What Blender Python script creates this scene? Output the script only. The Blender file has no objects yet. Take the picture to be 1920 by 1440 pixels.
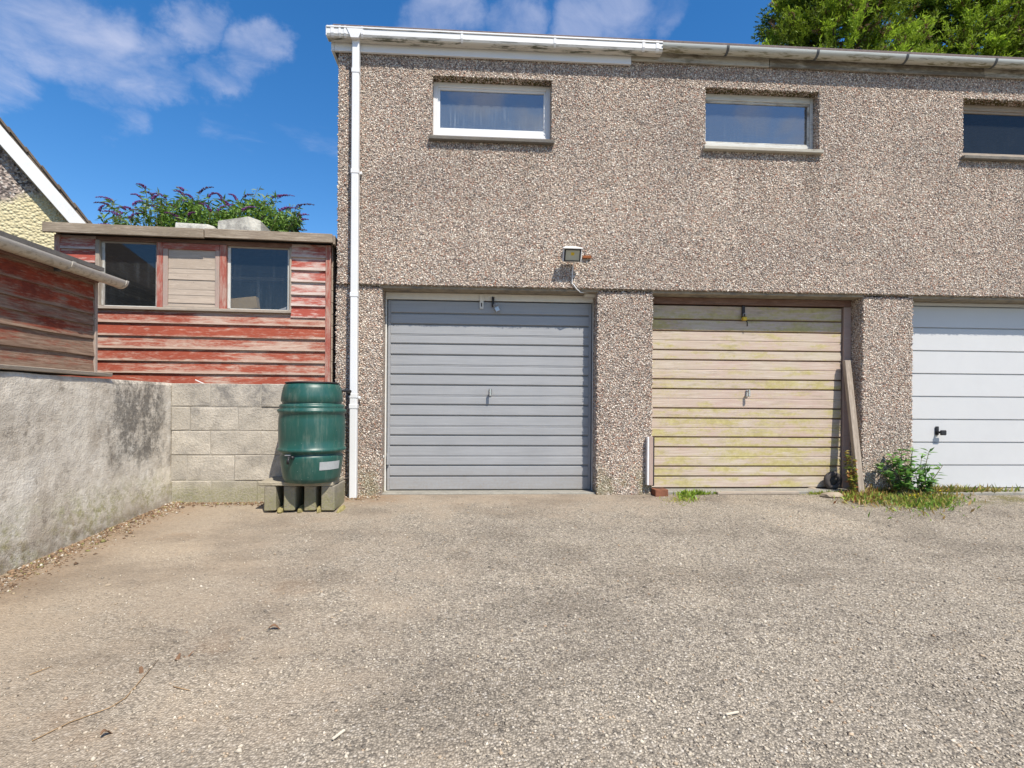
import bpy, bmesh, math, random
import numpy as np
from mathutils import Vector, Matrix, noise as mnoise

S = bpy.context.scene
COL = S.collection
random.seed(7)
RNG = np.random.default_rng(11)

# ------------------------------------------------------------------ camera
F = 1000.0                       # focal length in pixels of the 1920 px wide photograph
CAM = Vector((0.0, -5.265, 0.896))
YAW, ROLL = -math.atan(0.06), 0.007
CR = Matrix.Rotation(YAW, 3, 'Z') @ Matrix.Rotation(math.pi / 2, 3, 'X') @ Matrix.Rotation(ROLL, 3, 'Z')
cd = bpy.data.cameras.new('camera')
cam = bpy.data.objects.new('camera', cd)
COL.objects.link(cam)
cam.matrix_world = Matrix.Translation(CAM) @ CR.to_4x4()
cd.sensor_fit = 'HORIZONTAL'
cd.sensor_width = 36.0
cd.lens = F / 1920 * 36
cd.shift_y = 37 / 1920
cd.clip_start = 0.05
cd.clip_end = 2000
S.camera = cam

def ray(px, py):
    return CR @ Vector(((px - 960) / F, -(py - 757) / F, -1))
def onY(px, py, Y):
    d = ray(px, py); return CAM + d * ((Y - CAM.y) / d.y)
def onX(px, py, X):
    d = ray(px, py); return CAM + d * ((X - CAM.x) / d.x)

# ------------------------------------------------------------------ sun and sky
SUN_TO = Vector((0.544, -1.0, 1.636)).normalized()
SUN_EL = math.asin(SUN_TO.z)
SUN_ROT = math.atan2(SUN_TO.x, SUN_TO.y)
ld = bpy.data.lights.new('sun', 'SUN')
ld.energy = 4.15
ld.angle = math.radians(0.5)
ld.color = (1.0, 0.935, 0.835)
sun = bpy.data.objects.new('sun', ld)
COL.objects.link(sun)
sun.rotation_euler = (-SUN_TO).to_track_quat('-Z', 'Y').to_euler()
sun.location = (8, -12, 20)

S.view_settings.view_transform = 'Standard'
S.view_settings.look = 'None'
S.view_settings.exposure = 0.68
S.view_settings.gamma = 1.0
S.view_settings.use_curve_mapping = False

class G:
    """tiny node-graph helper"""
    def __init__(s, tree): s.t = tree
    def n(s, typ, ins=None, **kw):
        nd = s.t.nodes.new(typ)
        for k, v in kw.items(): setattr(nd, k, v)
        for k, v in (ins or {}).items(): s.put(nd.inputs[k], v)
        return nd
    def put(s, sock, v):
        if isinstance(v, bpy.types.NodeSocket): s.t.links.new(v, sock)
        elif v is not None:
            if sock.type == 'RGBA' and len(v) == 3: v = (*v, 1)
            sock.default_value = v
    def pos(s): return s.n('ShaderNodeNewGeometry').outputs['Position']
    def obj(s): return s.n('ShaderNodeTexCoord').outputs['Object']
    def rnd(s): return s.n('ShaderNodeObjectInfo').outputs['Random']
    def attr(s, name): return s.n('ShaderNodeAttribute', attribute_name=name).outputs['Color']
    def map(s, v, scale=(1, 1, 1), loc=(0, 0, 0)):
        return s.n('ShaderNodeMapping', {'Vector': v, 'Scale': scale, 'Location': loc}).outputs[0]
    def vadd(s, a, b): return s.n('ShaderNodeVectorMath', {0: a, 1: b}, operation='ADD').outputs[0]
    def vscale(s, a, k):
        nd = s.n('ShaderNodeVectorMath', {0: a}, operation='SCALE'); s.put(nd.inputs['Scale'], k); return nd.outputs[0]
    def sep(s, v):
        nd = s.n('ShaderNodeSeparateXYZ', {0: v}); return nd.outputs[0], nd.outputs[1], nd.outputs[2]
    def comb(s, x, y, z): return s.n('ShaderNodeCombineXYZ', {0: x, 1: y, 2: z}).outputs[0]
    def noise(s, v, scale=5, detail=4, rough=0.55, dist=0.0):
        return s.n('ShaderNodeTexNoise', {'Vector': v, 'Scale': scale, 'Detail': detail, 'Roughness': rough, 'Distortion': dist}).outputs['Fac']
    def voro(s, v, scale=5, feature='F1', rand=1.0):
        return s.n('ShaderNodeTexVoronoi', {'Vector': v, 'Scale': scale, 'Randomness': rand}, feature=feature)
    def ramp(s, f, stops, interp='LINEAR'):
        nd = s.n('ShaderNodeValToRGB', {0: f}); r = nd.color_ramp; r.interpolation = interp
        while len(r.elements) < len(stops): r.elements.new(0.5)
        for e, (p, c) in zip(r.elements, stops):
            e.position = p; e.color = (*c, 1) if len(c) == 3 else c
        return nd.outputs[0]
    def mix(s, f, a, b, blend='MIX'):
        nd = s.n('ShaderNodeMix', data_type='RGBA', blend_type=blend)
        s.put(nd.inputs[0], f); s.put(nd.inputs[6], a); s.put(nd.inputs[7], b); return nd.outputs[2]
    def m(s, op, a, b=None, c=None, clamp=False):
        nd = s.n('ShaderNodeMath', operation=op, use_clamp=clamp)
        s.put(nd.inputs[0], a)
        if b is not None: s.put(nd.inputs[1], b)
        if c is not None: s.put(nd.inputs[2], c)
        return nd.outputs[0]
    def step(s, v, lo, hi, a=0.0, b=1.0):
        return s.n('ShaderNodeMapRange', {'Value': v, 'From Min': lo, 'From Max': hi, 'To Min': a, 'To Max': b}, interpolation_type='SMOOTHSTEP').outputs[0]
    def bump(s, h, strength=0.5, dist=0.01, normal=None):
        return s.n('ShaderNodeBump', {'Height': h, 'Strength': strength, 'Distance': dist, 'Normal': normal}).outputs[0]

W = bpy.data.worlds.new('World')
S.world = W
W.use_nodes = True
W.node_tree.nodes.clear()
g = G(W.node_tree)
sky = g.n('ShaderNodeTexSky', sky_type='NISHITA', sun_disc=False, sun_elevation=SUN_EL, sun_rotation=SUN_ROT,
          altitude=50, air_density=1.0, dust_density=0.4, ozone_density=2.2)
skyc = g.n('ShaderNodeHueSaturation', {'Hue': 0.503, 'Saturation': 1.36, 'Value': 1.0, 'Color': sky.outputs[0]}).outputs[0]
dirv = g.n('ShaderNodeTexCoord').outputs['Generated']
dx, dy, dz = g.sep(dirv)
dzc = g.m('MAXIMUM', dz, 0.06)
flat = g.comb(g.m('DIVIDE', dx, dzc), g.m('DIVIDE', dy, dzc), 0.0)
warp = g.noise(flat, 1.1, 3, 0.5)
n1 = g.noise(g.vadd(g.map(flat, (1.0, 0.8, 1), (3.1, 1.7, 0)), g.vscale(g.comb(warp, warp, 0.0), 0.6)), 2.6, 9, 0.60)
n2 = g.noise(g.map(flat, (1, 1, 1), (9.3, 4.2, 0)), 0.55, 3, 0.5)
dens = g.m('ADD', g.m('MULTIPLY', n1, 0.75), g.m('MULTIPLY', n2, 0.35))
# the fair-weather clouds that stand in the open sky, with uneven edges
wn = g.n('ShaderNodeTexNoise', {'Vector': dirv, 'Scale': 5.0, 'Detail': 7.0, 'Roughness': 0.60}).outputs['Color']
dirw = g.vadd(dirv, g.vscale(g.vadd(wn, (-.5, -.5, -.5)), 0.20))
dirw = g.n('ShaderNodeVectorMath', {0: dirw}, operation='NORMALIZE').outputs[0]
def mirror(px, py):      # the sky that the upper windows mirror
    q = ray(px, py); return Vector((q.x, -q.y, q.z)).normalized()
blob = None
for px, py, r, k in ((30, 5, .07, .9), (90, 15, .08, 1), (150, 30, .07, 1), (205, 45, .07, 1), (190, 85, .07, 1), (225, 105, .07, .9), (260, 135, .07, 1), (200, 150, .06, .7), (330, 150, .06, .9), (365, 170, .05, .9), (300, 75, .05, .7),
                     (430, 150, .05, .8), (490, 125, .065, 1.1), (520, 105, .045, 1.0), (465, 165, .05, .9), (5, 120, .06, .9), (370, 25, .05, .9), (400, 40, .05, .9), (240, 220, .05, .6), (840, 25, .08, 1.0), (880, 35, .06, 1), (960, 40, .06, .9), (1080, 45, .07, .9), (1150, 25, .08, 1.0), (1225, 15, .05, .8), (895, -190, .045, 1.1), (860, -195, .03, .9), (1000, -245, .05, .9), (1420, -215, .045, 1.0), (1515, -270, .06, 1.2)):
    d = ray(px, py).normalized() if py > 0 else Vector((1, -1, 1)) * 0 + mirror(px, -py)
    dot = g.n('ShaderNodeVectorMath', {0: dirw, 1: tuple(d)}, operation='DOT_PRODUCT').outputs['Value']
    b = g.step(dot, math.cos(r), 1.0, 0.0, 0.255 * k)
    blob = b if blob is None else g.m('MAXIMUM', blob, b)
cover = g.step(g.m('ADD', dens, blob), 0.61, 1.02, 0.0, 0.72)
cover = g.m('MULTIPLY', cover, g.step(dz, 0.0, 0.12))
sk2 = g.mix(cover, skyc, (4.1, 4.25, 5.2))
bg = g.n('ShaderNodeBackground', {'Color': sk2, 'Strength': 0.112})
out = g.n('ShaderNodeOutputWorld', {'Surface': bg.outputs[0]})

# ------------------------------------------------------------------ scene helpers
WM = {}
def reg(o, parent=None):
    COL.objects.link(o)
    WM[o] = o.matrix_basis.copy()
    if parent is not None:
        o.parent = parent
        o.matrix_parent_inverse = WM[parent].inverted()
    return o
def tag(o, label=None, cat=None, group=None, kind=None):
    if label: o['label'] = label
    if cat: o['category'] = cat
    if group: o['group'] = group
    if kind: o['kind'] = kind
    return o
def empty(name, loc, label, cat, group=None):
    o = bpy.data.objects.new(name, None)
    o.location = loc; o.empty_display_size = 0.1
    reg(o); return tag(o, label, cat, group)
def new(name, me, mat, parent=None, basis=None, smooth=False):
    if mat and not me.materials: me.materials.append(mat)
    o = bpy.data.objects.new(name, me)
    if basis is not None: o.matrix_basis = basis
    if smooth: me.polygons.foreach_set('use_smooth', [True] * len(me.polygons))
    return reg(o, parent)
def bm_mesh(bm, name='m'):
    bmesh.ops.recalc_face_normals(bm, faces=bm.faces)
    me = bpy.data.meshes.new(name); bm.to_mesh(me); bm.free(); return me
def add_box(bm, x0, x1, y0, y1, z0, z1, bev=0.0, jit=0.0):
    vs = [bm.verts.new((x, y, z)) for x in (x0, x1) for y in (y0, y1) for z in (z0, z1)]
    fs = [(0, 1, 3, 2), (4, 6, 7, 5), (0, 4, 5, 1), (2, 3, 7, 6), (0, 2, 6, 4), (1, 5, 7, 3)]
    fc = [bm.faces.new([vs[i] for i in f]) for f in fs]
    if jit:
        for v in vs: v.co += Vector([random.uniform(-jit, jit) for _ in range(3)])
    if bev:
        es = list({e for f in fc for e in f.edges})
        bmesh.ops.bevel(bm, geom=es, offset=bev, segments=1, affect='EDGES', profile=0.5)
def box(name, x0, x1, y0, y1, z0, z1, mat, parent=None, bev=0.004, jit=0.0, basis=None):
    bm = bmesh.new(); add_box(bm, x0, x1, y0, y1, z0, z1, bev, jit)
    return new(name, bm_mesh(bm, name), mat, parent, basis)
def boxes(name, lst, mat, parent=None, bev=0.003):
    bm = bmesh.new()
    for b in lst: add_box(bm, *b, bev)
    return new(name, bm_mesh(bm, name), mat, parent)
def wall_holes(name, x0, x1, z0, z1, y0, y1, holes, mat, parent):
    xs = sorted({x0, x1, *[h[0] for h in holes], *[h[1] for h in holes]})
    zs = sorted({z0, z1, *[h[2] for h in holes], *[h[3] for h in holes]})
    xs = [x for x in xs if x0 <= x <= x1]; zs = [z for z in zs if z0 <= z <= z1]
    def solid(i, j):
        if not (0 <= i < len(xs) - 1 and 0 <= j < len(zs) - 1): return False
        cx, cz = (xs[i] + xs[i + 1]) / 2, (zs[j] + zs[j + 1]) / 2
        return not any(h[0] < cx < h[1] and h[2] < cz < h[3] for h in holes)
    bm = bmesh.new(); V = {}
    def v(x, y, z):
        k = (round(x, 5), round(y, 5), round(z, 5))
        if k not in V: V[k] = bm.verts.new(k)
        return V[k]
    for i in range(len(xs) - 1):
        for j in range(len(zs) - 1):
            if not solid(i, j): continue
            a, b, c, d = xs[i], xs[i + 1], zs[j], zs[j + 1]
            for y in (y0, y1): bm.faces.new([v(a, y, c), v(b, y, c), v(b, y, d), v(a, y, d)])
            for (ii, jj, p, q) in ((i - 1, j, (a, c), (a, d)), (i + 1, j, (b, c), (b, d)), (i, j - 1, (a, c), (b, c)), (i, j + 1, (a, d), (b, d))):
                if not solid(ii, jj):
                    bm.faces.new([v(p[0], y0, p[1]), v(q[0], y0, q[1]), v(q[0], y1, q[1]), v(p[0], y1, p[1])])
    return new(name, bm_mesh(bm, name), mat, parent)
def add_prism(bm, prof, A, B, u, w):
    """extrude a closed 2-D profile from A to B; profile axes u, w (Vectors)"""
    r0 = [bm.verts.new(A + u * p[0] + w * p[1]) for p in prof]
    r1 = [bm.verts.new(B + u * p[0] + w * p[1]) for p in prof]
    k = len(prof)
    for i in range(k): bm.faces.new([r0[i], r0[(i + 1) % k], r1[(i + 1) % k], r1[i]])
    bm.faces.new(r0); bm.faces.new(r1[::-1])
def prism(name, prof, A, B, u, w, mat, parent=None, bev=0, smooth=False):
    bm = bmesh.new(); add_prism(bm, prof, Vector(A), Vector(B), Vector(u), Vector(w))
    if bev: bmesh.ops.bevel(bm, geom=list(bm.edges), offset=bev, segments=1, affect='EDGES')
    return new(name, bm_mesh(bm, name), mat, parent, smooth=smooth)
def add_tube(bm, pts, rad, n=8, cap=True):
    pts = [Vector(p) for p in pts]
    rad = rad if isinstance(rad, (list, tuple)) else [rad] * len(pts)
    rings = []; ref = Vector((0.13, 0.21, 0.97))
    for i, p in enumerate(pts):
        t = (pts[min(i + 1, len(pts) - 1)] - pts[max(i - 1, 0)]).normalized()
        a = t.cross(ref)
        if a.length < 1e-3: a = t.cross(Vector((1, 0, 0)))
        a.normalize(); b = t.cross(a).normalized()
        rings.append([bm.verts.new(p + (a * math.cos(2 * math.pi * k / n) + b * math.sin(2 * math.pi * k / n)) * rad[i]) for k in range(n)])
    for r, q in zip(rings, rings[1:]):
        for k in range(n): bm.faces.new([r[k], r[(k + 1) % n], q[(k + 1) % n], q[k]])
    if cap:
        bm.faces.new(rings[0][::-1]); bm.faces.new(rings[-1])
def tube(name, pts, rad, mat, parent=None, n=8):
    bm = bmesh.new(); add_tube(bm, pts, rad, n)
    return new(name, bm_mesh(bm, name), mat, parent, smooth=True)
def lathe(name, prof, c, mat, parent=None, n=48, smooth=True, axis='Z'):
    bm = bmesh.new(); rings = []
    for r, z in prof:
        ring = []
        for k in range(n):
            a = 2 * math.pi * k / n
            q = (r * math.cos(a), r * math.sin(a), z)
            if axis == 'Y': q = (q[0], z, q[1])
            ring.append(bm.verts.new(Vector(c) + Vector(q)))
        rings.append(ring)
    for a, b in zip(rings, rings[1:]):
        for k in range(n): bm.faces.new([a[k], a[(k + 1) % n], b[(k + 1) % n], b[k]])
    bm.faces.new(rings[0][::-1]); bm.faces.new(rings[-1])
    return new(name, bm_mesh(bm, name), mat, parent, smooth=smooth)
def np_mesh(name, verts, faces, cols=None):
    """fast mesh from numpy arrays; faces (n,k), cols (nverts,3)"""
    verts = np.asarray(verts, np.float32); faces = np.asarray(faces, np.int32)
    me = bpy.data.meshes.new(name)
    me.vertices.add(len(verts)); me.vertices.foreach_set('co', verts.ravel())
    k = faces.shape[1]
    me.loops.add(faces.size); me.loops.foreach_set('vertex_index', faces.ravel())
    me.polygons.add(len(faces)); me.polygons.foreach_set('loop_start', np.arange(0, faces.size, k, dtype=np.int32))
    me.update(calc_edges=True)
    if cols is not None:
        a = me.attributes.new('Col', 'FLOAT_COLOR', 'POINT')
        c = np.ones((len(verts), 4), np.float32); c[:, :3] = cols
        a.data.foreach_set('color', c.ravel())
    return me

# ------------------------------------------------------------------ materials
def mat(name, rough=0.8, spec=0.3):
    m = bpy.data.materials.new(name); m.use_nodes = True
    t = m.node_tree; b = t.nodes['Principled BSDF']
    b.inputs['Roughness'].default_value = rough
    b.inputs['Specular IOR Level'].default_value = spec
    return m, G(t), b
def simple(name, c, rough=0.6, spec=0.4, metal=0.0, var=0.15, scale=30, bump=0.15):
    m, g, b = mat(name, rough, spec)
    v = g.pos(); n = g.noise(v, scale, 5, 0.6); n0 = g.noise(v, scale * 0.17, 3, 0.6)
    f = g.m('ADD', g.m('MULTIPLY', n, 0.5), g.m('MULTIPLY', n0, 0.5))
    lo = tuple(x * (1 - var) for x in c); hi = tuple(min(1, x * (1 + var)) for x in c)
    g.put(b.inputs['Base Color'], g.ramp(f, [(0.3, lo), (0.7, hi)]))
    b.inputs['Metallic'].default_value = metal
    if bump: g.put(b.inputs['Normal'], g.bump(n, bump, 0.004))
    return m
M = {}

def attr_mat(name, rough, spec, sub=0.0, bump=0.0):
    m, g, b = mat(name, rough, spec)
    c = g.attr('Col')
    g.put(b.inputs['Base Color'], c)
    if sub:   # thin leaves let some light through
        tr = g.n('ShaderNodeBsdfTranslucent', {'Color': c})
        ms = g.n('ShaderNodeMixShader', {0: sub, 1: b.outputs[0], 2: tr.outputs[0]})
        o = [n for n in g.t.nodes if n.type == 'OUTPUT_MATERIAL'][0]
        g.t.links.new(ms.outputs[0], o.inputs[0])
    return m
M['leaf'] = attr_mat('leaf', 0.55, 0.35, 0.30)
M['needle'] = attr_mat('needle', 0.6, 0.25, 0.4)

def wall_weather(g, v, c):
    """rain streaks under sills and eaves, damp blotches and cleaner areas on the dashed walls"""
    x, y, z = g.sep(v)
    big = g.noise(v, 0.9, 5, 0.62); st = g.noise(g.map(v, (7, 7, .55)), 1.0, 5, .65)
    c = g.mix(1.0, c, g.ramp(big, [(0.3, (.80, .79, .79)), (0.7, (1.12, 1.11, 1.09))]), 'MULTIPLY')
    k = g.step(z, 3.7, 4.5, .15, .55)
    for a, b in ((-.49, .693), (2.25, 3.45), (5.0, 6.2)):
        u = g.m('MULTIPLY', g.step(x, a - .12, a + .06), g.step(x, b + .12, b - .06))
        k = g.m('MAXIMUM', k, g.m('MULTIPLY', u, g.m('MULTIPLY', g.step(z, 2.3, 3.4, .1, .8), g.step(z, 3.52, 3.46))))
    k = g.m('MULTIPLY', k, g.step(st, .42, .66))
    c = g.mix(g.m('MULTIPLY', k, .75), c, g.mix(1.0, c, (.66, .64, .62), 'MULTIPLY'))
    al = g.m('MULTIPLY', g.step(z, 0.05, 0.40, 1, 0), g.step(g.noise(v, 7, 4, 0.6), 0.42, 0.62))
    return g.mix(g.m('MULTIPLY', al, 0.45), c, (.20, .20, .09))
def stone_mat():
    m, g, b = mat('pebble_stone', 0.75, 0.25)
    g.put(b.inputs['Base Color'], wall_weather(g, g.pos(), g.attr('Col')))
    return m
M['stone'] = stone_mat()
M['crumb'] = attr_mat('soil_crumb', 0.9, 0.1)
def pebbledash(name, tone=(1, 1, 1)):
    m, g, b = mat(name, 0.9, 0.15)
    v = g.pos()
    vo = g.voro(v, 95); r = g.sep(vo.outputs['Color'])[0]
    c = g.ramp(r, [(0.0, (.16, .135, .12)), (0.12, (.32, .27, .225)), (0.35, (.45, .37, .30)), (0.55, (.54, .43, .35)), (0.72, (.62, .52, .43)), (0.86, (.42, .27, .20)), (0.95, (.72, .66, .58))], 'CONSTANT')
    e = g.step(vo.outputs['Distance'], 0.25, 0.75, 1.0, 0.62)
    c = g.mix(1.0, c, g.comb(e, e, e), 'MULTIPLY')
    c = wall_weather(g, v, c)
    if tone != (1, 1, 1): c = g.mix(1.0, c, tone, 'MULTIPLY')
    g.put(b.inputs['Base Color'], c)
    h = g.m('SUBTRACT', 1.0, vo.outputs['Distance'])
    g.put(b.inputs['Normal'], g.bump(h, 0.7, 0.012))
    return m
M['dash'] = pebbledash('pebbledash')
M['dash_far'] = pebbledash('pebbledash_far')

def yard_tint(g, v, c, k):
    """dust, soil and worn dark patches that lie over tarmac and chippings alike"""
    x, y, z = g.sep(v)
    dust = g.ramp(g.noise(v, 45, 4, 0.7), [(0.3, (.285, .235, .18)), (0.7, (.415, .345, .265))])
    big = g.noise(v, 0.75, 5, 0.62); med = g.noise(v, 3.4, 5, 0.65)
    left = g.step(g.m('ADD', x, g.m('MULTIPLY', big, 2.4)), -1.9, 2.6, 1.0, 0.0)
    front = g.step(g.m('ADD', y, g.m('MULTIPLY', med, 0.5)), -1.3, 0.3, 0.0, 0.85)
    front = g.m('MULTIPLY', front, g.step(x, 0.6, 3.0, 1.0, 0.3))
    f = g.m('ADD', g.m('MAXIMUM', left, front), g.m('MULTIPLY', g.m('SUBTRACT', med, 0.5), 1.3))
    f = g.step(f, 0.15, 1.05, 0.10, 0.84)
    c = g.mix(g.m('MULTIPLY', f, k), c, dust)
    fine = g.noise(v, 12, 5, .7)
    soil = g.step(g.m('ADD', g.m('ADD', x, g.m('MULTIPLY', big, 0.5)), g.m('MULTIPLY', fine, .35)), -2.40, -1.75, 1.0, 0.0)
    soil2 = g.m('MULTIPLY', g.step(g.m('ADD', y, g.m('MULTIPLY', med, 0.35)), -0.25, 0.05), g.step(x, -0.9, -0.6, 1, .15))
    sp = g.step(g.noise(g.map(v, (1, 1, 1), (1.7, 8.2, 0)), 1.9, 6, .65), .57, .72, 0, .34)     # loose brown soil, patchy
    sp = g.m('MULTIPLY', sp, g.step(x, -0.2, -1.4))
    so = g.m('MAXIMUM', g.m('MULTIPLY', g.m('MAXIMUM', soil, soil2), g.step(fine, .30, .62, .25, .70)), sp)
    c = g.mix(g.m('MULTIPLY', so, k), c, g.ramp(fine, [(.3, (.18, .115, .07)), (.7, (.31, .21, .13))]))
    dk = g.step(g.noise(g.map(v, (0.8, 1.3, 1), (4.4, 2.2, 0)), 1.15, 6, 0.66), 0.46, 0.66)
    c = g.mix(g.m('MULTIPLY', dk, 0.55), c, g.mix(1.0, c, (.56, .55, .55), 'MULTIPLY'))
    pale = g.step(g.noise(g.map(v, (1, 1, 1), (7.7, 5.1, 0)), .8, 5, .6), .52, .68)
    c = g.mix(g.m('MULTIPLY', pale, 0.5), c, g.mix(1.0, c, (1.28, 1.26, 1.22), 'MULTIPLY'))
    return g.mix(1.0, c, (.94, .92, .885), 'MULTIPLY'), med
def ground_mat():
    m, g, b = mat('tarmac', 0.92, 0.15)
    v = g.pos(); x, y, z = g.sep(v)
    vo = g.voro(v, 105); r = g.sep(vo.outputs['Color'])[0]
    stone = g.ramp(r, [(0.0, (.17, .155, .135)), (0.12, (.29, .26, .215)), (0.4, (.40, .355, .29)), (0.65, (.47, .42, .345)), (0.88, (.56, .505, .425)), (0.97, (.66, .615, .54))], 'CONSTANT')
    e = g.step(vo.outputs['Distance'], 0.2, 0.75, 1.0, 0.55)
    stone = g.mix(1.0, stone, g.comb(e, e, e), 'MULTIPLY')
    c, med = yard_tint(g, v, stone, 1.0)
    ms = g.m('MULTIPLY', g.step(x, 3.2, 3.8), g.m('MULTIPLY', g.step(g.m('ADD', y, g.m('MULTIPLY', med, .3)), -0.42, -0.05), g.step(med, .42, .55)))
    c = g.mix(g.m('MULTIPLY', ms, 0.7), c, (.12, .11, .03))
    g.put(b.inputs['Base Color'], c)
    h = g.m('ADD', g.m('SUBTRACT', 1.0, vo.outputs['Distance']), g.m('MULTIPLY', med, 1.0))
    g.put(b.inputs['Normal'], g.bump(h, 0.8, 0.008))
    return m
def gravel_mat():
    m, g, b = mat('gravel_stone', 0.85, 0.2)
    c, _ = yard_tint(g, g.pos(), g.attr('Col'), 0.62)
    g.put(b.inputs['Base Color'], c)
    return m
M['gravel'] = gravel_mat()
M['ground'] = ground_mat()

def render_mat():
    m, g, b = mat('cement_render', 0.92, 0.15)
    v = g.pos(); x, y, z = g.sep(v)
    n = g.noise(v, 2.2, 6, 0.62); f = g.noise(v, 14, 6, 0.65); fine = g.noise(v, 90, 3, 0.6)
    c = g.ramp(n, [(0.3, (.40, .345, .27)), (0.48, (.58, .52, .43)), (0.7, (.74, .685, .585))])
    c = g.mix(0.35, c, g.ramp(f, [(0.35, (.34, .30, .25)), (0.65, (.70, .65, .57))]), 'MIX')
    # vertical run-off streaks
    st = g.noise(g.map(v, (1, 5, 0.7)), 2.0, 5, 0.6)
    c = g.mix(g.step(st, 0.52, 0.72, 0, 0.3), c, (.34, .285, .22))
    c = g.mix(g.step(g.noise(v, 34, 5, .7), .60, .74, 0, .55), c, (.24, .20, .165))
    rb = g.m('MULTIPLY', g.step(g.noise(g.map(v, (1, 1.6, .9), (2, 2, 2)), 2.6, 7, .7), .54, .70), g.step(y, -2.6, -1.4))
    c = g.mix(g.m('MULTIPLY', rb, .5), c, (.30, .235, .175))
    wp = g.step(g.noise(g.map(v, (1, 1, 1), (6, 1, 3)), 5.5, 7, .7), .57, .66, 0, .55)
    c = g.mix(wp, c, (.74, .70, .62))
    # black algae bloom close to the corner
    a = g.m('MULTIPLY', g.step(y, -1.45, -0.80), g.step(y, -0.20, -0.42, 0.35, 1))
    a = g.m('MULTIPLY', a, g.step(z, 0.15, 0.50))
    bl = g.m('ADD', g.m('ADD', g.m('MULTIPLY', g.noise(g.map(v, (1, 1.4, 0.8), (0, 3, 1)), 4.2, 7, 0.74), .58), g.m('MULTIPLY', g.noise(v, 30, 6, .75), .42)), g.m('MULTIPLY', a, 0.19))
    c = g.mix(g.m('MULTIPLY', g.step(bl, 0.58, 0.74), g.m('MULTIPLY', a, 0.80)), c, (.10, .092, .082))
    # pale patches low down
    c = g.mix(g.m('MULTIPLY', g.step(g.noise(v, 3.1, 5, .6), .52, .66), g.step(z, .75, .35, 0, .4)), c, (.70, .665, .59))
    # green along the foot
    gr = g.m('MULTIPLY', g.step(g.m('ADD', z, g.m('MULTIPLY', f, 0.16)), 0.16, 0.44, 1, 0), g.step(n, .34, .54))
    gr = g.m('MULTIPLY', gr, g.step(g.noise(v, 17, 6, .72), .40, .66, .1, 1))
    c = g.mix(g.m('MULTIPLY', gr, 0.8), c, g.ramp(fine, [(.3, (.15, .145, .05)), (.7, (.36, .34, .14))]))
    sp2 = g.m('MULTIPLY', g.step(g.noise(g.map(v, (1, 1, 1), (3, 7, 5)), 9, 7, .75), .56, .68), g.step(n, .62, .42, .25, .8))
    c = g.mix(sp2, c, (.21, .18, .145))
    low = g.m('MULTIPLY', g.step(z, .18, -.05), g.step(f, .36, .6))
    c = g.mix(g.m('MULTIPLY', low, .6), c, (.22, .165, .11))
    g.put(b.inputs['Base Color'], c)
    h = g.m('ADD', g.m('MULTIPLY', f, 0.7), g.m('MULTIPLY', fine, 0.3))
    g.put(b.inputs['Normal'], g.bump(h, 0.8, 0.016))
    return m
M['render'] = render_mat()

def block_mat(name, base, green=True, s=1.0):
    m, g, b = mat(name, 0.95, 0.1)
    v = g.pos(); r = g.rnd(); z = g.sep(v)[2]
    v2 = g.vadd(v, g.vscale(g.comb(r, r, r), 7.0))
    n = g.noise(v2, 6 * s, 6, 0.65); f = g.noise(v2, 55 * s, 4, 0.7)
    lo = tuple(x * .70 for x in base); hi = tuple(min(1, x * 1.28) for x in base)
    c = g.ramp(n, [(0.3, lo), (0.5, base), (0.68, hi)])
    c = g.mix(0.3, c, g.ramp(f, [(0.3, tuple(x * .4 for x in base)), (0.65, hi)]))
    c = g.mix(g.step(r, 0, 1, 0, .55), c, tuple(x * .68 for x in base))
    pit = g.step(g.noise(v2, 28 * s, 5, .7), .60, .70, 0, .6)
    c = g.mix(pit, c, tuple(x * .42 for x in base))
    # soot-grey weathering blotches, more on the top course
    k = g.m('MULTIPLY', g.step(g.noise(v2, 3.6 * s, 7, .7), .46, .66), g.step(z, .70, .95, .38, .85))
    c = g.mix(k, c, (.17, .16, .15))
    c = g.mix(g.step(g.noise(g.map(v2, (1, 1, 2.5), (4, 4, 4)), 7 * s, 7, .72), .54, .68, 0, .45), c, tuple(x * .5 for x in base))
    if green:
        gr = g.m('MULTIPLY', g.step(g.m('ADD', z, g.m('MULTIPLY', n, .12)), 0.1, 0.28, 1, 0), g.step(f, .4, .6, .3, 1))
        c = g.mix(g.m('MULTIPLY', gr, 0.6), c, (.20, .20, .07))
    g.put(b.inputs['Base Color'], c)
    g.put(b.inputs['Normal'], g.bump(g.m('ADD', f, g.m('MULTIPLY', n, .6)), 0.7, 0.01))
    return m
M['block'] = block_mat('concrete_block', (.47, .425, .355))
M['block_dark'] = block_mat('weathered_block', (.33, .29, .23))
M['mortar'] = block_mat('mortar', (.44, .40, .335))
M['slab'] = block_mat('slab_concrete', (.42, .37, .28), s=1.5)
M['pale_block'] = block_mat('pale_concrete', (.56, .54, .47), green=False)
M['sill'] = block_mat('sill_concrete', (.21, .19, .16), green=False, s=2)
M['lintel'] = block_mat('lintel_concrete', (.34, .29, .22), green=False, s=2)
M['threshold'] = block_mat('threshold_concrete', (.36, .34, .29), green=False, s=2)

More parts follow.
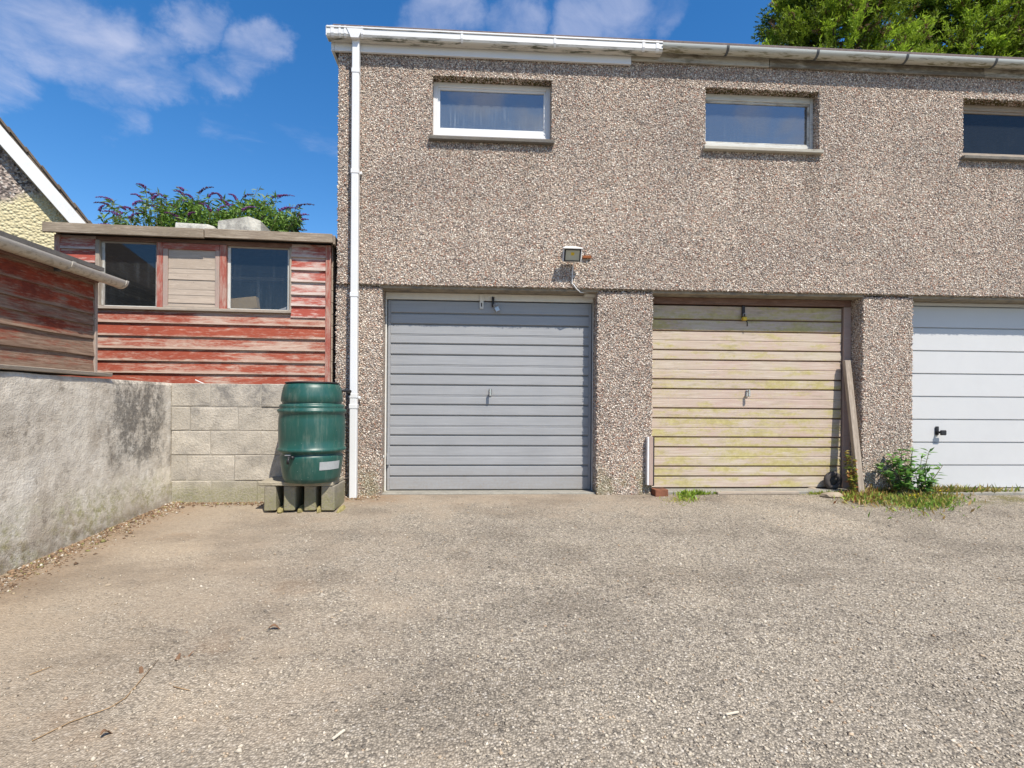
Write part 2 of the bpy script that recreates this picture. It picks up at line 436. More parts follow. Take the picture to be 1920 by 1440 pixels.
def peel(name, paint, paint2, wood, wood2, amount, edge=0.0):
    """old paint flaking off timber; the grain runs along the object's local x, edge = half width of a board"""
    m, g, b = mat(name, 0.82, 0.2)
    r = g.rnd(); ob = g.obj(); v = g.vadd(ob, g.vscale(g.comb(r, r, r), 13.0)); zl_ = g.sep(ob)[2]
    grain = g.noise(g.map(v, (2.2, 40, 40)), 2.4, 7, 0.68)
    gr2 = g.noise(g.map(v, (2.4, 12, 12)), 2.0, 8, 0.70, 0.6)
    big = g.noise(v, 1.9, 5, 0.6); fine = g.noise(g.map(v, (14, 60, 60)), 1.6, 5, .7)
    wc = g.ramp(grain, [(0.3, wood2), (0.7, wood)])
    pc = g.ramp(g.m('ADD', g.m('MULTIPLY', big, .6), g.m('MULTIPLY', fine, .4)), [(0.35, paint2), (0.65, paint)])
    k = g.m('ADD', g.m('MULTIPLY', gr2, 0.55), g.m('MULTIPLY', grain, 0.25))
    k = g.m('ADD', k, g.m('MULTIPLY', fine, 0.20))
    k = g.m('ADD', k, g.m('MULTIPLY', g.m('SUBTRACT', big, 0.5), 0.55))
    k = g.m('ADD', k, g.m('MULTIPLY', g.m('SUBTRACT', r, 0.5), 0.20))
    if edge:   # boards lose their paint along the lower edge first, then along the top
        lo_ = g.step(zl_, -edge * .45, -edge * .98, 0, .17); hi_ = g.step(zl_, edge * .62, edge * 1.0, 0, .12)
        k = g.m('ADD', k, g.m('ADD', lo_, hi_))
    f = g.step(k, 0.50 - amount - 0.10, 0.50 - amount + 0.11)
    c = g.mix(f, pc, wc)
    dkst = g.step(g.noise(g.map(v, (3.0, 34, 34), (9, 2, 4)), 2.2, 6, .7), .55, .72, 0, .45)
    c = g.mix(dkst, c, g.mix(1.0, c, (.55, .5, .47), 'MULTIPLY'))
    thin = g.step(g.noise(g.map(v, (5, 26, 26), (5, 5, 5)), 2.0, 6, .7), .52, .72, 0, .5)
    c = g.mix(thin, c, tuple(min(1, x * 1.2) for x in wood))
    c = g.mix(g.step(g.noise(v, 48, 3, 0.5), .72, .78, 0, .6), c, (.05, .035, .03))
    g.put(b.inputs['Base Color'], c)
    h = g.m('ADD', g.m('MULTIPLY', grain, 0.6), g.m('MULTIPLY', f, -0.35))
    g.put(b.inputs['Normal'], g.bump(h, 0.5, 0.006))
    return m
M['red_board'] = peel('red_boards', (.34, .078, .042), (.24, .055, .032), (.48, .375, .30), (.34, .205, .15), -0.075, .058)
M['red_side'] = peel('red_side_boards', (.38, .085, .06), (.30, .065, .045), (.56, .48, .42), (.40, .29, .25), -0.01, .058)
M['old_board'] = peel('old_red_boards', (.42, .070, .028), (.12, .030, .020), (.33, .235, .17), (.11, .06, .04), -0.01, .058)
M['red_trim'] = peel('red_trim', (.36, .10, .07), (.30, .08, .06), (.46, .33, .27), (.34, .22, .17), 0.0)
M['dark_wood'] = peel('weathered_fascia', (.30, .245, .175), (.21, .165, .12), (.42, .35, .265), (.14, .10, .075), 0.02)
M['grey_wood'] = peel('grey_wood', (.38, .33, .27), (.30, .25, .20), (.45, .38, .30), (.20, .155, .12), 0.05)
M['white_wood'] = peel('flaking_white_paint', (.62, .62, .58), (.52, .52, .48), (.34, .30, .25), (.17, .145, .12), -0.06)
M['fascia_old'] = peel('old_fascia_paint', (.47, .44, .37), (.38, .35, .29), (.20, .17, .13), (.09, .08, .06), -0.02)
M['brown_frame'] = peel('brown_timber', (.20, .115, .085), (.15, .085, .065), (.27, .17, .13), (.12, .075, .06), -0.02)
M['pink_wood'] = peel('pinkish_grey_wood', (.42, .30, .25), (.36, .26, .22), (.40, .34, .28), (.26, .20, .17), 0.02)

def moss_door():
    m, g, b = mat('mossy_door_boards', 0.85, 0.2)
    r = g.rnd(); ob = g.obj(); v = g.vadd(ob, g.vscale(g.comb(r, r, r), 9.0)); z = g.sep(ob)[2]
    grain = g.noise(g.map(v, (1.5, 30, 55)), 2.2, 6, 0.62)
    base = g.ramp(g.noise(v, 1.3, 4, .6), [(0.35, (.46, .335, .28)), (0.62, (.475, .40, .31))])
    base = g.mix(g.step(grain, .45, .7, 0, .5), base, (.66, .60, .50))
    moss = g.ramp(g.noise(v, 20, 4, .6), [(0.3, (.34, .29, .08)), (0.7, (.50, .44, .19))])
    k = g.m('ADD', g.noise(g.map(v, (1.1, 4, 5)), 2.3, 6, .68), g.m('MULTIPLY', g.noise(v, 38, 3, .6), .22))
    k = g.m('ADD', k, g.m('MULTIPLY', g.m('SUBTRACT', r, .5), .14))
    c = g.mix(g.step(k, 0.565, 0.78, 0, .82), base, moss)
    dark = g.noise(g.map(v, (1.4, 4, 8), (3, 3, 3)), 3.0, 6, .7)
    c = g.mix(g.step(dark, .52, .74, 0, .62), c, (.27, .225, .15))
    g.put(b.inputs['Base Color'], c)
    g.put(b.inputs['Normal'], g.bump(grain, 0.4, 0.004))
    return m
M['moss_door'] = moss_door()
def grey_paint():
    m, g, b = mat('grey_door_paint', 0.42, 0.45)
    v = g.pos()
    n = g.noise(g.map(v, (1.2, 8, 26)), 3.0, 5, .6); big = g.noise(v, 2.2, 4, .55)
    c = g.ramp(g.m('ADD', g.m('MULTIPLY', n, .55), g.m('MULTIPLY', big, .45)), [(0.35, (.280, .283, .288)), (0.65, (.335, .338, .342))])
    z_ = g.sep(v)[2]; sp_ = g.m('MULTIPLY', g.step(g.m('ADD', z_, g.m('MULTIPLY', g.noise(v, 9, 5, .7), .35)), .5, .15), g.step(g.noise(v, 40, 4, .7), .35, .65, .2, 1))
    c = g.mix(g.m('MULTIPLY', sp_, .40), c, (.27, .215, .155))
    g.put(b.inputs['Base Color'], c)
    g.put(b.inputs['Roughness'], g.step(big, .3, .7, .36, .52))
    g.put(b.inputs['Normal'], g.bump(n, 0.22, 0.004))
    return m
M['grey_door'] = grey_paint()
M['white_door'] = simple('white_door_paint', (.53, .53, .525), 0.38, 0.4, var=.03, scale=8, bump=.03)
M['white_paint'] = simple('white_gloss_paint', (.68, .66, .61), 0.5, 0.35, var=.10, scale=14, bump=.1)
M['upvc'] = simple('white_upvc', (.69, .69, .68), 0.3, 0.45, var=.05, scale=6, bump=0.03)
def gutter_mat(name, base, moss):
    m, g, b = mat(name, 0.42, 0.4)
    v = g.pos(); z = g.sep(v)[2]
    n = g.noise(g.map(v, (1.6, 8, 14)), 3.2, 6, .68)
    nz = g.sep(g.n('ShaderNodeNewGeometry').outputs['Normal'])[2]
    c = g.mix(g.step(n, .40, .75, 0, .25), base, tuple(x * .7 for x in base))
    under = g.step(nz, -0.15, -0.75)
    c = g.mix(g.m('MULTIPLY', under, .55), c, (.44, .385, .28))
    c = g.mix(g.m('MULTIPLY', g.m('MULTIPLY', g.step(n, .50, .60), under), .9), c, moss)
    g.put(b.inputs['Base Color'], c)
    return m
M['gutter_white'] = gutter_mat('white_gutter', (.68, .68, .66), (.055, .06, .025))
M['gutter_grey'] = gutter_mat('grey_gutter', (.43, .45, .42), (.14, .125, .06))
M['gutter_cream'] = gutter_mat('cream_gutter', (.52, .48, .42), (.30, .26, .2))
M['bracket'] = simple('dark_bracket', (.07, .075, .08), 0.5)
M['felt'] = simple('roof_felt', (.17, .135, .125), 0.95, 0.1, var=.35, scale=120, bump=.6)
M['shed_felt'] = simple('shed_felt', (.13, .12, .11), 0.95, 0.1, var=.3, scale=80)
M['plastic_green'] = None
def butt_mat():
    m, g, b = mat('green_plastic', 0.3, 0.5)
    v = g.pos(); n = g.noise(v, 4, 5, .6); z = g.sep(v)[2]
    c = g.ramp(n, [(0.3, (.010, .060, .047)), (0.7, (.016, .085, .068))])
    spots = g.voro(v, 22).outputs['Distance']
    c = g.mix(g.step(spots, .09, .05, 0, .35), c, (.35, .42, .38))
    dusty = g.noise(g.map(v, (6, 6, 1.0)), 3, 6, .7)
    c = g.mix(g.step(dusty, .45, .8, 0, .30), c, (.30, .31, .25))
    g.put(b.inputs['Base Color'], c)
    g.put(b.inputs['Roughness'], g.step(n, .3, .7, .30, .46))
    return m
M['plastic_green'] = butt_mat()
M['plastic_black'] = simple('black_plastic', (.018, .018, .02), 0.45)
M['dark_inside'] = simple('dark_interior', (.06, .055, .05), 0.95, 0.05)
M['wood_inside'] = simple('shed_interior_timber', (.30, .22, .15), 0.9, 0.05, var=.3)
M['metal'] = simple('dull_metal', (.42, .42, .43), 0.38, 0.5, metal=0.8, var=.12)
M['chrome'] = simple('bright_metal', (.62, .62, .63), 0.22, 0.5, metal=0.9, var=.08, bump=0)
M['iron'] = simple('dark_iron', (.045, .042, .045), 0.6, 0.4, metal=0.5)
M['yellow'] = simple('yellow_lock', (.62, .40, .02), 0.4)
M['rust'] = simple('rust', (.24, .085, .035), 0.85, 0.1, var=.35, scale=50)
M['paper'] = simple('faded_paper', (.36, .37, .37), 0.6)
M['rubber'] = simple('old_rubber', (.075, .065, .06), 0.85, 0.2, var=.3)
M['brick'] = simple('brown_brick', (.20, .085, .05), 0.85, 0.15, var=.3, scale=60, bump=.4)
M['rock'] = simple('stone', (.30, .245, .18), 0.95, 0.1, var=.35, scale=18, bump=.7)
M['mortar_lump'] = simple('mossy_mortar', (.27, .23, .10), 0.95, 0.1, var=.4, scale=30, bump=.7)
M['soil'] = simple('garden_soil', (.12, .10, .055), 0.95, 0.1, var=.3, scale=10, bump=.6)
M['bark'] = simple('bark', (.13, .09, .065), 0.95, 0.1, var=.35, scale=25, bump=.8)
M['stem'] = simple('green_stem', (.17, .15, .06), 0.8, 0.2)
M['twig'] = simple('dry_twig', (.33, .22, .12), 0.9, 0.1, var=.3)
M['dry_leaf'] = simple('dry_leaf', (.17, .10, .06), 0.9, 0.1, var=.3)
M['chip'] = simple('wood_chip', (.60, .53, .42), 0.9, 0.1)
M['tile'] = simple('roof_tile', (.135, .105, .08), 0.92, 0.1, var=.4, scale=35, bump=.6)
M['board_white'] = simple('white_bargeboard', (.66, .66, .64), 0.45, 0.35, var=.06)
M['cardboard'] = simple('pale_timber_offcut', (.55, .40, .20), 0.8, 0.2)
M['lens'] = simple('lamp_lens', (.42, .40, .30), 0.15, 0.6, var=.15)
def cream():
    m, g, b = mat('cream_roughcast', 0.92, 0.12)
    v = g.pos(); x, y, z = g.sep(v)
    vo = g.voro(v, 26); n = g.noise(v, 30, 4, .6)
    c = g.ramp(n, [(0.3, (.50, .43, .25)), (0.7, (.62, .555, .36))])
    dash = g.ramp(g.sep(g.voro(v, 34).outputs['Color'])[0], [(0, (.12, .10, .09)), (.3, (.27, .22, .19)), (.6, (.40, .33, .28)), (.85, (.5, .45, .4))], 'CONSTANT')
    # the upper part of the gable has lost its paint
    w = g.m('SUBTRACT', g.noise(v, 2.6, 6, .66), 0.5)
    k = g.m('MULTIPLY', g.step(g.m('ADD', z, g.m('MULTIPLY', w, .9)), 3.80, 4.02), g.step(g.m('ADD', x, g.m('MULTIPLY', w, .5)), -6.58, -6.78))
    c = g.mix(k, c, dash)
    g.put(b.inputs['Base Color'], c)
    g.put(b.inputs['Normal'], g.bump(g.m('SUBTRACT', 1.0, vo.outputs['Distance']), .8, .03))
    return m
M['cream'] = cream()

def glass(name, streak=0.0, tint=(.55, .62, .68), refl=1.7, film=0.03):
    """window glass: see-through, mirror-like by Fresnel, with a dirt film and dried run marks"""
    m = bpy.data.materials.new(name); m.use_nodes = True; t = m.node_tree; t.nodes.clear(); g = G(t)
    v = g.pos(); x, y, z = g.sep(v)
    fr = g.n('ShaderNodeFresnel', {'IOR': 1.5}).outputs[0]
    bf = g.n('ShaderNodeNewGeometry').outputs['Backfacing']      # the inner face of the thin pane adds no mirror of its own
    fac = g.m('MULTIPLY', g.m('MULTIPLY', fr, refl * 2.4, clamp=True), g.m('SUBTRACT', 1.0, bf))
    tr = g.n('ShaderNodeBsdfTransparent', {'Color': tint})
    gl = g.n('ShaderNodeBsdfGlossy', {'Color': (.95, .97, 1.0), 'Roughness': 0.012})
    a = g.n('ShaderNodeMixShader', {0: fac, 1: tr.outputs[0], 2: gl.outputs[0]})
    n = g.noise(g.map(v, (46, 46, 1.6)), 1.0, 5, .6); n2 = g.noise(v, 5, 5, .6); sp = g.noise(v, 70, 2, .5)
    d = g.m('MULTIPLY', g.m('MULTIPLY', g.step(n, .48, .70), g.step(n2, .36, .60)), g.step(z, 3.95, 3.70))
    d = g.m('ADD', g.m('MULTIPLY', d, streak), g.m('ADD', film, g.m('MULTIPLY', g.step(sp, .70, .76), .10 + .2 * streak)))
    df = g.n('ShaderNodeBsdfDiffuse', {'Color': (.50, .56, .60)})
    b = g.n('ShaderNodeMixShader', {0: d, 1: a.outputs[0], 2: df.outputs[0]})
    g.n('ShaderNodeOutputMaterial', {'Surface': b.outputs[0]})
    return m
M['glass_streak'] = glass('streaky_glass', 0.22, film=.11, refl=2.0)
M['glass_old'] = glass('old_glass', 0.05, film=.07, refl=2.0)
M['glass_dark'] = glass('grimy_dark_glass', 0.02, refl=0.28, film=.02)
M['glass_shed'] = glass('shed_glass', 0.03, tint=(.75, .75, .75), refl=0.62, film=.012)

# ------------------------------------------------------------------ setting: ground
GY = [-60, -9, -6, -1.85, -.22, .03, .225, 60]
GZ = [-.55, -.50, -.40, -.128, -.024, -.012, -.002, -.002]
def gz(x, y):
    z = float(np.interp(y, GY, GZ))
    if y < 0.1:
        k = min(1.0, (0.1 - y) / 0.8)
        z += k * 0.030 * mnoise.noise(Vector((x * .8, y * .8, 3.3))) + k * 0.008 * mnoise.noise(Vector((x * 3, y * 3, 1.3)))
    return z
def on_ground(px, py):
    d = ray(px, py); t = 0.5
    while t < 40:
        p = CAM + d * t
        if p.z <= gz(p.x, p.y): return Vector((p.x, p.y, gz(p.x, p.y)))
        t += 0.004
    return CAM + d * 40
xs = np.concatenate([[-300, -100, -40, -15], np.arange(-8, 9.01, .12), [15, 40, 100, 300]])
ys = np.concatenate([[-300, -100, -40, -20, -12], np.arange(-8, .6, .12), [1.5, 4, 8, 20, 60, 300]])
gv = [(x, y, gz(x, y)) for y in ys for x in xs]
nx = len(xs)
gf = [(j * nx + i, j * nx + i + 1, (j + 1) * nx + i + 1, (j + 1) * nx + i) for j in range(len(ys) - 1) for i in range(nx - 1)]
tag(new('ground', np_mesh('ground', gv, gf), M['ground'], smooth=True), 'worn tarmac yard scattered with pale chippings and brown dust', 'ground', kind='structure')
# raised garden held back by the walls
bm = bmesh.new()
pl = [(-60, -40), (-3.03, -40), (-3.03, -.10), (-1.46, -.10), (-1.46, 40), (-60, 40)]
a = [bm.verts.new((x, y, -0.8)) for x, y in pl]; b_ = [bm.verts.new((x, y, 0.93)) for x, y in pl]
bm.faces.new(a[::-1]); bm.faces.new(b_)
for i in range(6): bm.faces.new([a[i], a[(i + 1) % 6], b_[(i + 1) % 6], b_[i]])
tag(new('garden_ground', bm_mesh(bm), M['soil']), 'raised earth behind the yard walls', 'ground', kind='structure')

# ------------------------------------------------------------------ pebbles and chippings as real stones
OCT_V = np.array([(1, 0, 0), (-1, 0, 0), (0, 1, 0), (0, -1, 0), (0, 0, 1), (0, 0, -1)], float)
OCT_F = np.array([(0, 2, 4), (2, 1, 4), (1, 3, 4), (3, 0, 4), (2, 0, 5), (1, 2, 5), (3, 1, 5), (0, 3, 5)])
def stones(P, size, flatten, up, cols):
    """P (n,3) centres, size (n,), up = index of the axis along the surface normal"""
    n = len(P)
    V = np.repeat(OCT_V[None], n, 0) * (1 + RNG.uniform(-.35, .35, (n, 6, 1)))
    V += RNG.uniform(-.22, .22, (n, 6, 3))
    V *= np.stack([np.ones(n), RNG.uniform(.6, 1, n), RNG.uniform(.75, 1.15, n) * flatten], 1)[:, None, :]
    a = RNG.uniform(0, 2 * np.pi, n); c, s = np.cos(a)[:, None], np.sin(a)[:, None]
    x = V[..., 0] * c - V[..., 1] * s; y = V[..., 0] * s + V[..., 1] * c; z = V[..., 2]
    if up == 1: V = np.stack([x, z, y], 2)
    elif up == 0: V = np.stack([z, x, y], 2)
    else: V = np.stack([x, y, z], 2)
    V = V * size[:, None, None] + P[:, None, :]
    Fc = OCT_F[None] + (np.arange(n) * 6)[:, None, None]
    return V.reshape(-1, 3), Fc.reshape(-1, 3), np.repeat(cols, 6, 0)
PAL = np.array([(.80, .74, .65), (.64, .55, .46), (.52, .40, .32), (.36, .235, .175), (.35, .315, .285), (.17, .145, .13), (.58, .50, .39), (.42, .22, .15)])
PW = np.array([.19, .20, .17, .10, .13, .10, .07, .04]); PW = PW / PW.sum()
def pal(n, palette=PAL, w=PW):
    c = palette[RNG.choice(len(palette), n, p=w)]
    return c * RNG.uniform(.82, 1.16, (n, 1))
def dash_face(rects, up, off, dens=6600):
    Ps = []
    for r in rects:      # (u0,u1,v0,v1): u along x or y, v along z
        A = (r[1] - r[0]) * (r[3] - r[2]); n = int(A * dens)
        u = RNG.uniform(r[0], r[1], n); v = RNG.uniform(r[2], r[3], n)
        w = np.full(n, off) if len(r) < 5 else np.full(n, r[4])
        Ps.append(np.stack([u, w, v], 1) if up == 1 else np.stack([w, u, v], 1))
    P = np.concatenate(Ps)
    return P

# ------------------------------------------------------------------ garage building
BX0, BX1, BY1 = -1.39, 9.2, 6.2
WINS = [(-.49, .693), (2.25, 3.45), (5.0, 6.2)]
WZ0, WZ1 = 3.51, 4.11
PIERS = [(-1.405, -.967), (1.174, 1.735), (3.955, 4.494), (6.70, 7.25)]
LZ = 2.056
gb = empty('garage_building', (3.5, 3.0, 0), 'two storey pebbledash garage block with three up and over doors', 'building')
wall_holes('front_wall', BX0, BX1, LZ, 4.47, 0, .20, [(a, b, WZ0, WZ1) for a, b in WINS], M['dash'], gb)
box('side_wall', BX0, BX0 + .2, .2, BY1, -.3, 4.47, M['dash'], gb, 0)
box('side_wall', BX1 - .2, BX1, .2, BY1, -.3, 4.47, M['dash'], gb, 0)
box('back_wall', BX0, BX1, BY1, BY1 + .2, -.3, 4.47, M['dash'], gb, 0)
box('upper_floor', BX0 + .2, BX1 - .2, .33, BY1, LZ + .02, LZ + .2, M['dark_inside'], gb, 0)
box('lintel', BX0 + .21, BX1 - .21, .03, .32, LZ - .032, LZ - .001, M['lintel'], gb, .003)
for a, b in PIERS + [(8.7, 9.2)]:
    box('pier', a, b, .03, .36, -.3, LZ - .004 if a > -1.3 else LZ - .004, M['dash'], gb, .012)
box('roof', BX0 - .05, BX1 + .05, -.05, BY1 + .25, 4.475, 4.535, M['felt'], gb, .006)
# pebbles
rects = []
xb = [BX0] + [w for W_ in WINS for w in W_] + [BX1]
cuts = [(BX0, BX1, LZ, WZ0 - .05), (BX0, BX1, WZ1, 4.40)]
for i in range(0, len(xb), 2): cuts.append((xb[i], xb[i + 1], WZ0 - .05, WZ1))
cuts = [(max(c[0], BX0), min(c[1], 7.0), c[2], c[3]) for c in cuts if c[0] < 7.0]
Pn = [dash_face(cuts, 1, -.001)]
Pn.append(dash_face([(a, b, -.05, LZ - .01) for a, b in PIERS[:3]], 1, .029))
# arrises and reveals: denser rows of stones so the edges stay ragged
def edge(x0, x1, z0, z1, y, step=.0075):
    L = math.hypot(x1 - x0, z1 - z0); n = int(L / step); t = RNG.uniform(0, 1, n)
    return np.stack([x0 + (x1 - x0) * t, np.full(n, y) + RNG.uniform(-.004, .02, n), z0 + (z1 - z0) * t], 1) + RNG.normal(0, .003, (n, 3))
Pn.append(edge(BX0, 7.0, LZ, LZ, .0)); Pn.append(edge(BX0, 7.0, LZ, LZ, .01))
Pn.append(edge(BX0, BX0, LZ, 4.4, .0)); Pn.append(edge(PIERS[0][0], PIERS[0][0], 0, LZ, .03))
for a, b in PIERS[:3]:
    Pn.append(edge(b, b, 0, LZ, .035)); Pn.append(edge(a, a, 0, LZ, .035))
for a, b in WINS:
    Pn.append(edge(a, b, WZ1, WZ1, .0)); Pn.append(edge(b, b, WZ0, WZ1, .0)); Pn.append(edge(a, a, WZ0, WZ1, .0))
P1 = np.concatenate(Pn)
n = len(P1)
V1, F1, C1 = stones(P1, RNG.uniform(.0048, .0106, n), .55, 1, pal(n))
# side faces of piers (the reveals) and of the window openings
side = [(.05, .24, 0, LZ - .03, PIERS[2][0]), (.05, .24, 0, LZ - .03, PIERS[1][0]), (.02, .10, WZ0, WZ1, WINS[1][1]), (.02, .10, WZ0, WZ1, WINS[2][1]), (.02, .1, WZ0, WZ1, WINS[0][1])]
P2 = dash_face(side, 0, 0); n2_ = len(P2)
V2, F2, C2 = stones(P2, RNG.uniform(.0045, .0098, n2_), .7, 0, pal(n2_))
P3l = []
for a, b in WINS[:3]:
    k = int((b - a) * .1 * 5200); P3l.append(np.stack([RNG.uniform(a, b, k), RNG.uniform(0, .1, k), np.full(k, WZ1)], 1))
P3 = np.concatenate(P3l); n3 = len(P3)
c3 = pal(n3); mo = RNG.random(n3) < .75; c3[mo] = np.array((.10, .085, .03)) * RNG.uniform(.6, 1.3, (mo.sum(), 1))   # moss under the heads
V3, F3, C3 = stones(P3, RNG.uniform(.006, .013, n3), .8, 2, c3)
Vs = np.concatenate([V1, V2, V3]); Fs = np.concatenate([F1, F2 + len(V1), F3 + len(V1) + len(V2)]); Cs = np.concatenate([C1, C2, C3])
tag(new('pebbles', np_mesh('pebbles', Vs, Fs, Cs), M['stone'], gb), kind='stuff')

# windows
def window(i, x0, x1, fm, gm, sm, fw, top_extra=0.0, bot=0.0):
    z0, z1 = WZ0 + .002, WZ1 - .002
    zb0 = z0; z0 = z0 + bot
    w = boxes('window', [(x0 + .002, x0 + fw, .10, .155, zb0, z1), (x1 - fw, x1 - .002, .10, .155, zb0, z1),
                         (x0 + fw, x1 - fw, .10, .155, z1 - fw - top_extra, z1), (x0 + fw, x1 - fw, .10, .155, zb0, z0 + fw)], fm, gb)
    boxes('sash', [(x0 + fw, x0 + fw + .022, .112, .145, z0 + fw, z1 - fw - top_extra), (x1 - fw - .022, x1 - fw, .112, .145, z0 + fw, z1 - fw - top_extra),
                   (x0 + fw + .022, x1 - fw - .022, .112, .145, z1 - fw - .022 - top_extra, z1 - fw - top_extra), (x0 + fw + .022, x1 - fw - .022, .112, .145, z0 + fw, z0 + fw + .022)], fm, w)
    box('pane', x0 + fw + .018, x1 - fw - .018, .126, .132, z0 + fw + .018, z1 - fw - .018 - top_extra, gm, w, 0)
    bm = bmesh.new()
    add_prism(bm, [(-.05, -.045), (-.052, -.012), (.10, .0), (.10, -.045)], Vector((x0 - .025, 0, WZ0)), Vector((x1 + .02, 0, WZ0)), Vector((0, 1, 0)), Vector((0, 0, 1)))
    bmesh.ops.bevel(bm, geom=list(bm.edges), offset=.004, segments=1, affect='EDGES')
    new('sill', bm_mesh(bm), sm, w)
    return w
tag(window(0, *WINS[0], M['upvc'], M['glass_streak'], M['sill'], .048, 0, .075), 'newer window with white plastic frame and streaky glass')
box('drip_bar', WINS[0][0] + .01, WINS[0][1] - .01, .085, .0995, WZ0 + .056, WZ0 + .072, M['upvc'], gb, .003)
tag(window(1, *WINS[1], M['white_wood'], M['glass_old'], M['fascia_old'], .032, .03, .055), 'old window with flaking white timber frame')
tag(window(2, *WINS[2], M['grey_wood'], M['glass_dark'], M['sill'], .026, .035, .04), 'old window with dark grimy glass')
box('upper_lining', BX0 + .21, BX1 - .21, 1.6, 1.65, LZ + .2, 4.46, M['dark_inside'], gb, 0)

# fascia, gutters, downpipe
box('fascia', -1.425, 1.48, -.034, -.006, 4.285, 4.472, M['upvc'], gb, .003)
box('fascia_end', -1.455, -1.427, -.034, .25, 4.285, 4.472, M['upvc'], gb, .003)
for i, (a, b) in enumerate(((1.483, 2.9), (2.904, 5.2), (5.204, 9.2))):
    o = box('old_fascia', -(b - a) / 2, (b - a) / 2, -.012, .012, -.07, .07, M['fascia_old'], gb, .004, basis=Matrix.Translation(((a + b) / 2, -.018, 4.395)))
def channel(fn, k=12, t=.004):
    """outer then inner outline of an open gutter"""
    o = fn(0.0, k); i_ = fn(t, k)
    return o + i_[::-1]
def half_round(r):
    return lambda t, k: [(-r - (-(r - t)) * math.cos(math.pi * j / k) * 1.0 - 2 * r * 0 - (r - t) * 0 - 0, -(r - t) * math.sin(math.pi * j / k)) for j in range(k + 1)]
def square_g(w, h):
    return lambda t, k: [(-w + t, 0), (-w + t, -h * .70), (-w * .90 + t * .7, -h * .90 + t * .3), (-w * .78, -h + t), (-.012, -h + t), (-t, -h * .85), (-t, 0)]
gw = prism('gutter', channel(square_g(.096, .095)), (-1.47, -.037, 4.452), (1.765, -.037, 4.452), (0, 1, 0), (0, 0, 1), M['gutter_white'], gb)
box('front_lip', -1.472, 1.766, -.1405, -.1305, 4.438, 4.4565, M['gutter_white'], gw, .003)
def g_at(px): return onY(px, 75, -.149).x
for px, w in ((622, .03), (636, .02), (646, .02), (678, .022), (866, .022), (1041, .022), (1208, .028), (1234, .03)):
    x = g_at(px)
    prism('joint_bracket', channel(square_g(.102, .100), t=.006), (x - w / 2, -.036, 4.4585), (x + w / 2, -.036, 4.4585), (0, 1, 0), (0, 0, 1), M['upvc'], gw)
box('stop_end', -1.478, -1.47, -.134, -.038, 4.365, 4.456, M['upvc'], gw, .002)
gg = prism('gutter', channel(half_round(.057), 16, .003), (1.76, -.037, 4.438), (9.2, -.037, 4.438), (0, 1, 0), (0, 0, 1), M['gutter_grey'], gb, smooth=False)
for px in (1363, 1531, 1698, 1864, 2040, 2200):
    x = onY(px, 100, -.12).x
    prism('bracket', channel(half_round(.062), 16, .006), (x - .012, -.032, 4.4395), (x + .012, -.032, 4.4395), (0, 1, 0), (0, 0, 1), M['bracket'], gg)
dpx = onY(656.5, 500, -.10).x + .002
dp = box('downpipe', dpx, dpx + .068, -.10, -.035, -.02, 4.37, M['upvc'], gb, .006)
for py in (131, 320, 552, 742, 762):
    z = onY(660, py, -.10).z
    box('pipe_joint', dpx - .004, dpx + .072, -.104, -.031, z - .022, z + .022, M['upvc'], dp, .004)
prism('outlet', [(-.075, .0), (-.05, -.05), (-.036, -.085), (.036, -.085), (.05, -.05), (.075, 0)], (dpx + .034, -.1395, 4.437), (dpx + .034, -.04, 4.437), (1, 0, 0), (0, 0, 1), M['upvc'], dp)
for py in (318, 745):
    z = onY(660, py, -.10).z
    box('pipe_clip', dpx - .02, dpx + .088, -.035, .0, z - .012, z + .012, M['upvc'], dp, .003)

# ------------------------------------------------------------------ garage doors
DY = .225
def door_panel(name, L, h, m, parent, cx, cz, y, groove=True, rnd=.010, depth=.022, mids=()):
    """a horizontal pressed panel with rounded edges, local x along its length"""
    hh = h / 2
    prof = [(0, -hh), (-depth * .55, -hh + .002), (-depth, -hh + rnd)]
    for q in mids: prof += [(-depth, q - .006), (-depth + .0045, q - .002), (-depth + .0045, q + .002), (-depth, q + .006)]
    prof += [(-depth, hh - rnd * .5), (-depth * .5, hh - .001), (0, hh)]
    bm = bmesh.new(); add_prism(bm, prof, Vector((-L / 2, 0, 0)), Vector((L / 2, 0, 0)), Vector((0, 1, 0)), Vector((0, 0, 1)))
    return new(name, bm_mesh(bm), m, parent, Matrix.Translation((cx, y, cz)))
def handle(parent, x, z, y, m, kind='T'):
    if kind == 'T':
        h = box('handle', x - .016, x + .016, y - .012, y, z - .034, z + .04, m, parent, .006)
        tube('grip', [(x, y - .01, z + .022), (x, y - .045, z + .024)], .009, m, h)
        bm = bmesh.new(); add_box(bm, x - .013, x + .013, y - .062, y - .04, z - .038, z + .042, .007)
        new('grip_bar', bm_mesh(bm), m, h)
    else:
        h = box('handle', x - .02, x + .02, y - .014, y, z - .045, z + .05, m, parent, .006)
        tube('grip', [(x, y - .01, z - .012), (x, y - .05, z - .014)], .012, m, h)
        bm = bmesh.new(); add_box(bm, x - .01, x + .062, y - .066, y - .045, z - .044, z + .012, .009)
        new('grip_bar', bm_mesh(bm), m, h)
